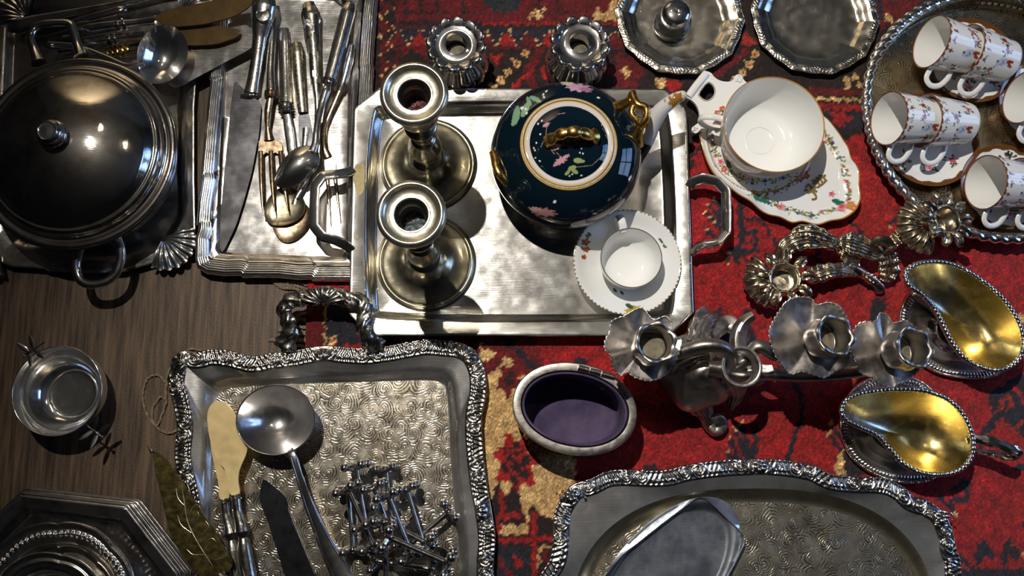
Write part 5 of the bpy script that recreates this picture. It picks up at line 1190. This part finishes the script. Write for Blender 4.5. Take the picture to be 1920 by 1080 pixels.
for pth, w in (([(1330, 664, .108), (1290, 676, .102), (1262, 698, .080), (1256, 730, .048)], [.006, .017, .019, .006]), ([(1332, 688, .104), (1318, 724, .090), (1312, 756, .060), (1324, 784, .030)], [.007, .018, .017, .006]),
               ([(1345, 676, .106), (1372, 708, .090), (1384, 738, .058), (1372, 768, .028)], [.006, .016, .015, .005]), ([(1320, 660, .106), (1316, 632, .100), (1326, 604, .080), (1344, 590, .060)], [.006, .014, .013, .005])):
    mk('acanthus_leaf', acanthus(pth, w, 5, .0026, .010), PEWTER, stem_, sharp=None)
for pth, w, fl_ in (([(1462, 500, .034), (1468, 474, .044), (1484, 456, .052), (1512, 448, .056), (1545, 450, .054), (1580, 456, .048)], [.007, .010, .0125, .012, .010, .007], 5),
                    ([(1484, 440, .052), (1500, 434, .058), (1526, 434, .062), (1552, 444, .060), (1572, 452, .054)], [.004, .009, .010, .008, .004], 3),
                    ([(1574, 452, .052), (1596, 454, .054), (1622, 462, .050), (1646, 472, .044), (1664, 466, .042)], [.006, .015, .0145, .010, .006], 7),
                    ([(1570, 458, .046), (1590, 474, .044), (1604, 492, .036), (1606, 508, .028)], [.006, .011, .009, .003], 5),
                    ([(1510, 518, .034), (1536, 512, .042), (1562, 506, .044), (1590, 508, .038), (1606, 516, .030)], [.010, .012, .010, .008, .003], 5),
                    ([(1656, 462, .046), (1676, 452, .054), (1696, 438, .062), (1722, 424, .070)], [.006, .008, .009, .008], 4),
                    ([(1662, 464, .044), (1668, 486, .040), (1668, 508, .032), (1660, 528, .024)], [.007, .013, .014, .006], 6),
                    ([(1618, 512, .030), (1636, 522, .026), (1650, 532, .020)], [.004, .008, .004], 3)):
    mk('acanthus_leaf', acanthus(pth, w, fl_), GILTSIL, gb, sharp=None)
q = spline(P([(1650, 470, .046), (1640, 458, .050), (1648, 450, .054), (1662, 452, .054), (1668, 464, .050), (1660, 474, .044)], 0), 40)
mk('scroll', tube(q, [.006, .007, .0075, .007, .006], 14, ridges=4, rdepth=.12), GILTSIL, gb)
q = spline(P([(1536, 520, .034), (1580, 500, .030), (1620, 515, .022), (1650, 540, .016), (1640, 546, .013)], 0), 40)
mk('stem', tube(q, [.008, .0075, .007, .006, .004], 14, ridges=3, rdepth=.1), DARKSIL, gb)
def flower_socket(px_, z, r, petals, axis, fan_dir, fan_px):
    c = at(*px_, z); ax = Vector(axis).normalized(); M = np.array(ax.to_track_quat('Z', 'Y').to_matrix())
    sk = mk('candle_socket', (lambda vf: (vf[0] @ M.T + c, vf[1]))(lathe((0, 0, 0), list(map(tuple, prof_smooth([(0, -.034), (r * .6, -.034), (r * .9, -.022), (r * 1.25, -.012), (r * 1.2, -.004), (r * 1.12, .001), (r * 1.0, .0012), (r * .93, -.002), (r * .92, -.022), (0, -.023)], 4))), 48)), GILTSIL, gb)
    for k in range(petals):
        a_ = 2 * math.pi * k / petals; rr = r * 1.62
        v, f = ball((0, 0, 0), r * .58, 14, (1.10, .66, .50)); v[:, 2] += .0020 * np.cos(v[:, 1] / (r * .4) * 7)
        Rz = np.array(Matrix.Rotation(a_, 3, 'Z')); v = v @ Rz.T + [rr * math.cos(a_), rr * math.sin(a_), .0005 * (k % 2)]
        mk('petal', (v @ M.T + c, f), GILTSIL, sk)
    # fluted fan behind the socket
    fc = at(*fan_px, z - .012); a = np.linspace(fan_dir - 1.35, fan_dir + 1.35, 111); u = np.linspace(-1, 1, 111); rr_ = []
    for i in range(14):
        t = i / 13; fl_ = np.abs(np.cos(u * math.pi * 4.5)); Rr = (.006 + .036 * t) * (1 - .10 * t * (1 - fl_))
        rr_.append(np.c_[fc[0] + Rr * np.cos(a), fc[1] + Rr * np.sin(a), fc[2] + .007 * math.sin(t * 2.6) - .010 * t ** 3 + .004 * fl_ * t])
    lo_ = [r_ - np.array([0, 0, .0022]) for r_ in rr_]
    mk('fluted_fan', join(loft(rr_, closed=False), loft(lo_[::-1], closed=False), loft([rr_[-1], lo_[-1]], closed=False), loft([lo_[0], rr_[0]], closed=False)), GILTSIL, gb)
flower_socket((1472, 521), .052, .0185, 9, (-.10, .05, 1), math.radians(200), (1452, 522))
flower_socket((1776, 411), .084, .0180, 10, (.25, .10, 1), math.radians(198), (1742, 420))
# ------------------------------------------------------------------ cutlery
def bowl_of_spoon(c, ang, a, b, depth, convex=False, egg=.18, thick=.0010, tilt=0.0, roll=0.0, power=2):
    th = np.linspace(0, 2 * np.pi, 72, endpoint=False); rings = []
    for k in list(np.linspace(.05, .94, 12)) + [.98, 1.0]:
        x = a * k * np.cos(th); y = b * k * np.sin(th) * (1 - egg * np.cos(th)); z = depth * (k ** power - 1) * (1 if not convex else -1)
        rings.append(np.stack([x, y, np.full(72, z)], 1))
    low = [r - np.array([0, 0, thick]) for r in rings[::-1]]
    v, f = loft(rings + low, True, True)
    M = np.array(Matrix.Rotation(ang, 3, 'Z') @ Matrix.Rotation(tilt, 3, 'Y') @ Matrix.Rotation(roll, 3, 'X'))
    return v @ M.T + np.array(c), f
def rod(path, w, flat=(1, .6), n=60, **k): return tube(spline(P(path, 0), n), w, 16, flat, **k)
def collar(px_, z, r, d_px, length=.006):
    a = at(*px_, z); b = at(px_[0] + d_px[0], px_[1] + d_px[1], z); d = (b - a) / np.linalg.norm(b - a); t = np.linspace(-1, 1, 13)
    return tube([a + d * length * x / 2 for x in t], r * (1 - .25 * np.abs(np.cos(t * 5))), 20)
def blade(poly, z0, z1, zf=None, it=1): return slab(rounded(P2(poly, (z0 + z1) / 2), it, .15), z0, z1, zf=zf)
FZ_ = .0102
HND = metal('silver handle', (.70, .68, .64), .16, (.36, .33, .29), .55, scale=120, scratch=0, bump=(500, .12))
PEARL = metal('worn silver handle', (.62, .58, .46), .28, (.38, .34, .26), .55, scale=90, scratch=0)

# on the reeded tray
o = thing('carving_knife', 'wide-bladed carving knife with medallion handle on the reeded tray', 'knife', at(470, 180, FZ_))
h = mk('handle', rod([(498, -14, .040), (495, 12, .038), (492, 35, .036), (487, 70, .031), (482, 110, .026), (476, 150, .022), (472, 174, .019)], [.012, .0185, .0165, .0105, .0088, .0098, .0115], (1, .62)), HND, o)
mk('medallion', lathe(at(493, 28, .0465), [(.0115, -.002), (.0112, .0005), (.0100, .0012), (.0094, .0004), (0, .0014)], 40), HND, h)
mk('guard', rod([(452, 182, .016), (470, 180, .017), (483, 177, .016)], [.004, .0065, .004], (1, 1)), DARKSIL, o)
mk('blade', blade([(440, 150), (470, 180), (490, 192), (486, 250), (473, 320), (458, 375), (442, 425), (418, 474), (412, 466), (414, 400), (420, 330), (428, 250), (434, 190)], .0165, .0183), BLADE, o, sharp=30)
o = thing('carving_fork', 'brown-toned three-tined carving fork on the reeded tray', 'fork', at(505, 250, FZ_))
mk('handle', rod([(512, 34, .022), (510, 80, .023), (507, 130, .0245), (508, 172, .0255)], [.005, .0070, .0066, .0084], (1, .8)), HND, o)
mk('collar', collar((508, 178), .0245, .0098, (0, 10), .010), COPPERY, o)
mk('shank', rod([(507, 182, .0245), (503, 210, .023), (502, 240, .020), (505, 264, .0175)], [.0052, .0060, .0038, .0075], (1, .7)), COPPERY, o)
hd_ = mk('fork_head', blade([(486, 262), (528, 264), (530, 284), (524, 290), (516, 286), (508, 292), (500, 286), (492, 292), (485, 284)], .0148, .0183), COPPERY, o)
for a_, b_ in (((489, 284), (493, 404)), ((508, 284), (515, 402)), ((526, 284), (540, 396))):
    mk('tine', rod([(*a_, .0165), ((a_[0] + b_[0]) / 2 - 1, (a_[1] + b_[1]) / 2, .0225), (*b_, .0265)], [.0042, .0034, .0008], (1, .7)), COPPERY, hd_)
o = thing('dessert_knife', 'narrow silver knife with reeded handle lying next to the carving fork', 'knife', at(533, 150, FZ_))
mk('handle', rod([(532, 54, .018), (533, 80, .019), (534, 130, .019), (536, 194, .0220)], [.0070, .0078, .0076, .0084], (1, .65), ridges=8, rdepth=.06), HND, o)
mk('collar', collar((536, 203), .0225, .0115, (0, 10), .013), HND, o)
mk('blade', rod([(537, 210, .021), (542, 240, .019), (547, 280, .016), (546, 318, .0140)], [.006, .0075, .0072, .0015], (1, .22)), BRIGHT, o)
o = thing('table_knife', 'dark-bladed knife with pale worn handle on the reeded tray', 'knife', at(563, 200, FZ_))
mk('handle', rod([(556, 82, .018), (558, 100, .019), (562, 150, .018), (568, 212, .017)], [.0075, .0098, .0088, .0068], (1, .75)), PEARL, o)
mk('blade', blade([(560, 212), (578, 210), (586, 250), (590, 300), (582, 318), (566, 300), (560, 255)], .0135, .0148), BLADE, o, sharp=30)
o = thing('serving_spoon', 'serving spoon with ornate embossed handle, bowl turned up on the reeded tray', 'spoon', at(585, 160, FZ_))
mk('handle', rod([(579, 6, .024), (582, 28, .026), (586, 70, .026), (590, 115, .025), (592, 158, .023)], [.008, .0135, .0110, .0080, .0072], (1, .62), ridges=7, rdepth=.07, twist=.2), HND, o)
mk('shank', rod([(592, 156, .023), (595, 200, .020), (592, 260, .018), (578, 330, .0185), (556, 372, .0175)], [.0062, .0040, .0035, .0035, .0045], (1, .7)), HND, o)
mk('spoon_bowl', bowl_of_spoon(at(532, 389, .0190), math.radians(222), .0300, .0265, .0042, power=4), BRASSY, o)
o = thing('table_spoon', 'dark toned spoon under the turned-up serving spoon bowl', 'spoon', at(545, 410, FZ_))
mk('spoon_bowl', bowl_of_spoon(at(545, 414, .0148), math.radians(258), .0315, .0275, .0030, power=4), COPPERY, o)
mk('handle', rod([(552, 384, .0135), (562, 340, .0140), (570, 280, .0150), (574, 240, .0150)], [.005, .0036, .0036, .005], (1, .5)), HND, o)
o = thing('basting_spoon', 'bright silver spoon with reeded handle, bowl turned down over the fork tines', 'spoon', at(600, 200, FZ_))
mk('handle', rod([(657, 8, .030), (652, 24, .031), (640, 70, .032), (628, 115, .033), (619, 148, .034)], [.0075, .0105, .0102, .0092, .0085], (1, .75), ridges=9, rdepth=.06), HND, o)
mk('collar', collar((617, 153), .034, .0118, (-3, 10), .005), DARKSIL, o)
mk('shank', rod([(616, 156, .034), (611, 170, .036), (602, 200, .039), (594, 238, .046), (591, 268, .048), (586, 284, .048)], [.0042, .0066, .0050, .0042, .0050, .0060], (1, .6)), BRIGHT, o)
mk('spoon_bowl', bowl_of_spoon(at(556, 314, .0370), math.radians(222), .0375, .0225, .0125, True, tilt=.10), BRIGHT, o)
o = thing('gilt_fork', 'gilt two-tined fork under the tray strap handle', 'fork', at(620, 300, FZ_))
mk('handle', rod([(660, 84, .028), (655, 110, .027), (645, 150, .024), (638, 170, .021)], [.004, .0065, .0062, .0055], (1, .7)), HND, o)
mk('shank', rod([(638, 168, .021), (618, 215, .017), (606, 244, .016), (607, 275, .016), (615, 296, .015)], [.0045, .0042, .0062, .0055, .0065], (1, .6)), COPPERY, o)
hd_ = mk('fork_head', blade([(608, 290), (622, 290), (630, 302), (630, 330), (624, 330), (620, 318), (614, 330), (610, 326)], .0120, .0146), COPPERY, o)
for a_, b_ in (((613, 324), (620, 424)), ((627, 324), (638, 416))): mk('tine', rod([(*a_, .0135), (*b_, .0140)], [.0032, .0008], (1, .7)), COPPERY, hd_)

# in the dark corner behind the covered dish
o = thing('sauce_ladle', 'small silver ladle with its bowl turned up beside the covered dish', 'ladle', at(300, 100, .008))
mk('ladle_bowl', bowl_of_spoon(at(304, 102, .066), math.radians(250), .0420, .0325, .020, False, .05, tilt=.12, roll=-.25), BRIGHT, o)
mk('handle', rod([(270, 118, .066), (252, 122, .066), (232, 122, .064), (190, 104, .056), (140, 88, .046), (90, 84, .036)], [.005, .0045, .004, .004, .005, .006], (1, .5)), BRIGHT, o)
o = thing('fish_slice', 'broad plain silver fish slice lying under horn blades', 'slice', at(400, 100, .008))
mk('blade', blade([(290, 86), (360, 72), (440, 50), (464, 47), (474, 58), (476, 80), (470, 92), (420, 118), (370, 145), (332, 165), (318, 160), (270, 128)], .0290, .0302), REED, o, sharp=30)
mk('handle', rod([(285, 104, .029), (240, 112, .027), (190, 112, .022), (140, 118, .017)], [.009, .006, .005, .006], (1, .6)), HND, o)
for nm, lab, poly, zb, pth, hw in (('horn_server', 'brown horn server with ringed dark handle lying over the fish slice', [(268, 62), (300, 47), (360, 44), (420, 50), (452, 56), (446, 70), (405, 84), (350, 86), (300, 76)], .038, [(272, 66, .038), (240, 69, .036), (205, 73, .034), (160, 82, .031), (110, 93, .026)], [.0065, .0055, .0068, .0085, .0065]),
                                   ('horn_server', 'brown horn server furthest from the covered dish, by the tray edge', [(284, 34), (320, 18), (380, 6), (440, -6), (478, -10), (470, 12), (440, 32), (385, 46), (320, 52)], .047, [(292, 38, .047), (260, 42, .044), (215, 47, .042), (170, 54, .038), (120, 64, .034)], [.0065, .0055, .007, .0085, .0060])):
    o = thing(nm, lab, 'server', at(poly[0][0], poly[0][1], .008), 'pair of brown horn servers')
    mk('horn_blade', blade(poly, zb, zb + .0030, it=2), DHORN, o)
    h = mk('handle', rod(pth, hw, (1, .8)), DARKSIL, o)
    for k in (0.30, 0.42, .46): 
        p0 = pth[2]; x = pth[1][0] + (pth[3][0] - pth[1][0]) * k; y = pth[1][1] + (pth[3][1] - pth[1][1]) * k; mk('ring', collar((x, y), pth[1][2] + (pth[3][2] - pth[1][2]) * k, .0088, (-10, 3), .003), DARKSIL, h)
o = thing('dark_fork', 'dark silver fork with broad flat handle end beside shell corner', 'fork', at(100, 40, .008))
mk('handle', rod([(16, 54, .026), (34, 48, .027), (80, 36, .027), (140, 23, .028), (220, 8, .028), (300, -12, .028)], [.006, .0120, .0090, .0060, .0055, .006], (1, .35)), DARKSIL, o)
o2 = thing('dark_knife', 'dark table knife lying between broad fork handle and horn server', 'knife', at(170, 40, .008))
mk('handle', rod([(236, 14, .034), (225, 20, .035), (180, 32, .033), (130, 46, .030)], [.004, .0080, .0075, .006], (1, .7)), DARKSIL, o2)
mk('blade', rod([(130, 46, .030), (90, 56, .026), (40, 68, .022)], [.007, .0065, .001], (1, .2)), BLADE, o2)
mk('tine_shank', rod([(300, -12, .028), (340, -20, .028)], [.006, .008], (1, .3)), DARKSIL, o)
o = thing('brass_knife', 'brass-collared dark knife tucked beside the covered dish rim', 'knife', at(190, 100, .008))
mk('handle', rod([(130, 112, .018), (160, 105, .019), (200, 98, .020)], [.004, .0065, .0055], (1, .7)), DARKSIL, o)
mk('collar', rod([(200, 98, .020), (222, 94, .0205), (244, 90, .021)], [.006, .0072, .005], (1, .8), ridges=5, rdepth=.15, twist=.5), metal('old brass', (.45, .32, .12), .25, (.2, .14, .05), .5), o)
mk('blade', rod([(244, 90, .021), (280, 80, .022), (310, 72, .022)], [.006, .007, .002], (1, .2)), BLADE, o)

# on the engraved tray
TZ = .0148
o = thing('soup_ladle', 'large silver soup ladle lying across the engraved tray', 'ladle', at(520, 800, TZ))
v, f = bowl_of_spoon(at(517, 787, .056), 0, 73.5 * mpp(517, 787, .056), 65 * mpp(517, 787, .056), .036, False, .0, .0014)
LAD = metal('dull ladle silver', (.66, .65, .65), .17, (.42, .40, .38), .5, scale=30, scratch=.12, haze=(.2, .40))
mk('ladle_bowl', (v, f), LAD, o)
mk('bowl_rim', tube(np.array([at(517, 787, .0563) + np.array([73.5 * mpp(517, 787, .056) * math.cos(q_), 65 * mpp(517, 787, .056) * math.sin(q_), 0]) for q_ in np.linspace(0, 6.2832, 100, endpoint=False)]), .0011, 8, closed=True), LAD, o)
q = [(541, 846, .0535), (550, 858, .056), (560, 890, .053), (576, 938, .044), (598, 992, .034), (622, 1042, .027), (648, 1094, .024), (672, 1146, .023), (690, 1180, .023)]
h = mk('handle', rod(q, [.0068, .0052, .0050, .0062, .0085, .0120, .0145, .0150, .009], (1, .28), 90), LAD, o)
for s_ in (-1, 1):
    mk('thread_edge', rod([(x + s_ * w_, y, z_ + .0016) for (x, y, z_), w_ in zip(q[1:8], (5, 5.5, 6.5, 9, 13, 16, 17))], .0012, (1, 1), 60), LAD, h)
for lab, poly, zb, fer, pth in (('pale horn salad spoon with baluster silver handle on the engraved tray', [(390, 776), (396, 760), (408, 752), (422, 753), (436, 766), (448, 788), (460, 812), (467, 832), (465, 850), (456, 868), (449, 886), (448, 905), (453, 927), (432, 931), (430, 905), (425, 880), (412, 868), (402, 845), (393, 810)], .0365, (442, 932), [(443, 936, .028), (446, 960, .028), (452, 985, .028), (455, 1002, .027), (457, 1018, .027), (462, 1050, .026), (468, 1090, .025), (474, 1140, .024)]),
                                ('pale horn salad fork beneath the matching salad spoon', [(396, 800), (404, 790), (420, 800), (420, 850), (424, 880), (432, 900), (432, 926), (430, 936), (412, 938), (412, 910), (408, 890), (404, 870), (398, 840)], .0245, (420, 940), [(421, 944, .021), (424, 966, .021), (430, 990, .021), (433, 1006, .021), (435, 1022, .021), (440, 1056, .021), (446, 1096, .021), (450, 1140, .021)])):
    o = thing('salad_server', lab, 'server', at(430, 900, TZ), 'pair of pale horn salad servers')
    pc = P2(poly, zb).mean(0)
    def dome(p): return .0045 * np.exp(-np.sum((p - at(430, 820, zb)[:2]) ** 2, 1) / .0018)
    po = rounded(P2(poly, zb), 2); p_ = Plate(po, 160, centre=at(430, 838, zb) if zb > .025 else at(410, 850, zb))
    rg = [p_.frac(k, zb + .0045 * (1 - k ** 3)) for k in (.1, .3, .5, .7, .85, .94, .98)] + [p_.frac(1, zb - .0008)]
    mk('horn_blade', slab(po, zb, zb + .0034, zf=dome), HORN, o, sharp=50)
    mk('ferrule', collar(fer, zb + .001, .0078, (2, 10), .006), HND, o)
    mk('handle', rod([(x, y, z_ + (.0105 if zb > .03 else .0045)) for x, y, z_ in pth], [.0062, .0056, .0070, .0092, .0056, .0086, .0096, .0098, .0096], (1, .9), 80), HND, o)
o = thing('black_knife', 'broad black mirror-like knife blade on the engraved tray', 'knife', at(530, 980, TZ))
mk('blade', blade([(495, 896), (536, 930), (540, 950), (552, 985), (590, 1076), (610, 1130), (560, 1140), (534, 1080), (505, 985), (487, 940), (488, 915)], .0175, .0190), BLACK, o, sharp=30)
mk('handle', rod([(585, 1132, .023), (600, 1170, .026), (625, 1230, .026)], [.008, .0095, .008], (1, .7)), HND, o)
mk('blade_edge', rod([(540, 952, .0184), (552, 985, .0184), (590, 1076, .0184)], .0011, (1, 1)), BRIGHT, o)
o = thing('cake_slice', 'pointed olive brass slice with engraved leaves leaning on the engraved tray', 'slice', at(320, 880, 0))
zfb = lambda p: np.interp(p[:, 1], [at(440, 1090, .05)[1], at(290, 845, .01)[1]], [.030, .0]) 
po = P2([(292, 848), (300, 847), (312, 856), (330, 874), (360, 918), (400, 978), (444, 1044), (445, 1056), (438, 1068), (424, 1072), (410, 1084), (388, 1082), (352, 1040), (330, 1005), (318, 960), (308, 920), (298, 880)], .030)
zfl = lambda p: np.interp(p[:, 1], sorted([po[:, 1].min(), po[:, 1].max()]), [.036, .027])
b_ = mk('blade', slab(rounded(po, 1), .014, .0158, zf=zfl), OLIVE, o, sharp=30)
mk('point', tube(np.linspace(np.r_[po[0], .0420], np.r_[at(276, 833, .040)[:2], .0405], 12), [.0030, .0016, .0005], 10), HND, o)
def onb(px_, py_):
    p = at(px_, py_, .035); z = .0160 + zfl(np.array([p[:2]]))[0]; p = at(px_, py_, z); return np.array([p[0], p[1], .0160 + zfl(np.array([p[:2]]))[0]])
for s_ in ([(398, 1060), (372, 1020), (352, 980), (345, 940), (340, 905)], [(352, 975), (362, 950), (378, 945)], [(360, 1000), (340, 985), (332, 965)], [(375, 1025), (395, 1010), (405, 1015)], [(365, 1010), (390, 990), (385, 975)], [(385, 1040), (362, 1040), (350, 1030)], [(346, 940), (356, 925), (350, 905)], [(348, 950), (334, 935), (330, 915)], [(400, 1050), (420, 1045), (425, 1035)], [(356, 985), (372, 970), (370, 958)]):
    mk('engraved_leaf', tube(spline([onb(*p) for p in s_], 24), np.sin(np.linspace(.15, 3.0, 24)) * .0007, 6, (1, .35)), BRASSY, b_)
mk('handle', rod([(412, 1078, .052), (424, 1094, .055), (450, 1130, .062), (480, 1180, .066)], [.006, .007, .009, .010], (1, .8)), HND, o)

# knife rests in a heap
def make_rest():
    t = thing('knife_rest', 'x', 'knife rest', (0, 0, 0), 'heap of ball-ended knife rests on the engraved tray')
    mk('bar', tube(np.linspace((-.036, 0, 0), (.036, 0, 0), 12), [.0036, .0032, .0032, .0036], 12), STEEL, t)
    for s_ in (-1, 1):
        e = []
        c_ = mk('cross_end', join(ball((s_ * .037, 0, 0), .0058, 12), *[tube(np.linspace((s_ * .037, 0, 0), (s_ * .039, .0150 * math.cos(a_), .0150 * math.sin(a_)), 8), [.0044, .0032, .0036], 8) for a_ in (.785, 2.356, 3.927, 5.498)]), STEEL, t)
        for a_ in (.785, 2.356, 3.927, 5.498): mk('ball_tip', ball((s_ * .039, .0158 * math.cos(a_), .0158 * math.sin(a_)), .0058, 12), STEEL, c_)
    return t
rest = make_rest()
B0 = TZ + .0182
rests = [((653, 918), (662, 1032), 0, 0, 'knife rest lying nearest the soup ladle handle, cross ends by the black blade side'),
         ((845, 956), (754, 1034), .004, 0, 'knife rest with one cross end against the tray flange'),
         ((695, 1050), (815, 1068), .002, 0, 'knife rest at the heap foot lying crosswise to most others'),
         ((668, 876), (686, 985), .019, .2, None), ((723, 880), (735, 990), .022, 0, None), ((762, 916), (796, 1026), .024, .1, None),
         ((657, 928), (694, 1010), .036, .3, None), ((704, 968), (796, 1016), .042, .15, None), ((706, 925), (736, 1012), .046, .1, None),
         ((732, 940), (768, 1030), .054, .2, None), ((722, 1000), (724, 1078), .022, .1, None), ((745, 1014), (822, 1048), .026, .2, None)]
from mathutils.bvhtree import BVHTree
def rest_geo(o, M, out):
    if o.type == 'MESH': out[0] += [M @ v.co for v in o.data.vertices]; b = len(out[0]) - len(o.data.vertices); out[1] += [tuple(b + i for i in p.vertices) for p in o.data.polygons]
    for ch in o.children: rest_geo(ch, M, out)
placed = []
geo = [[], []]; rest_geo(rest, Matrix(), geo)
for k, (a_, b_, dz_, roll, lab) in enumerate(rests):
    t = rest if k == 0 else copy_tree(rest)
    z = B0 + (.0035 if k > 2 else .010 if k == 1 else 0)
    while True:      # lift it until it lies on the ones below without cutting into them
        A, B = at(*a_, z), at(*b_, z); mid = (A + B) / 2; d = (B - A) / np.linalg.norm(B - A)
        Rm = Matrix.Rotation(math.atan2(d[1], d[0]), 4, 'Z') @ Matrix.Rotation(roll if k > 2 else 0.0, 4, 'X')
        MW = Matrix.Translation(mid.tolist()) @ Rm
        tree = BVHTree.FromPolygons([MW @ v for v in geo[0]], geo[1])
        if z > B0 + .13 or not any(tree.overlap(p) for p in placed): break
        z += .0015
    placed.append(tree); t.location = tuple(map(float, mid)); t.rotation_euler = Rm.to_euler()
    t['label'] = lab or 'steel knife rest with ball-tipped cross ends tangled in the heap'
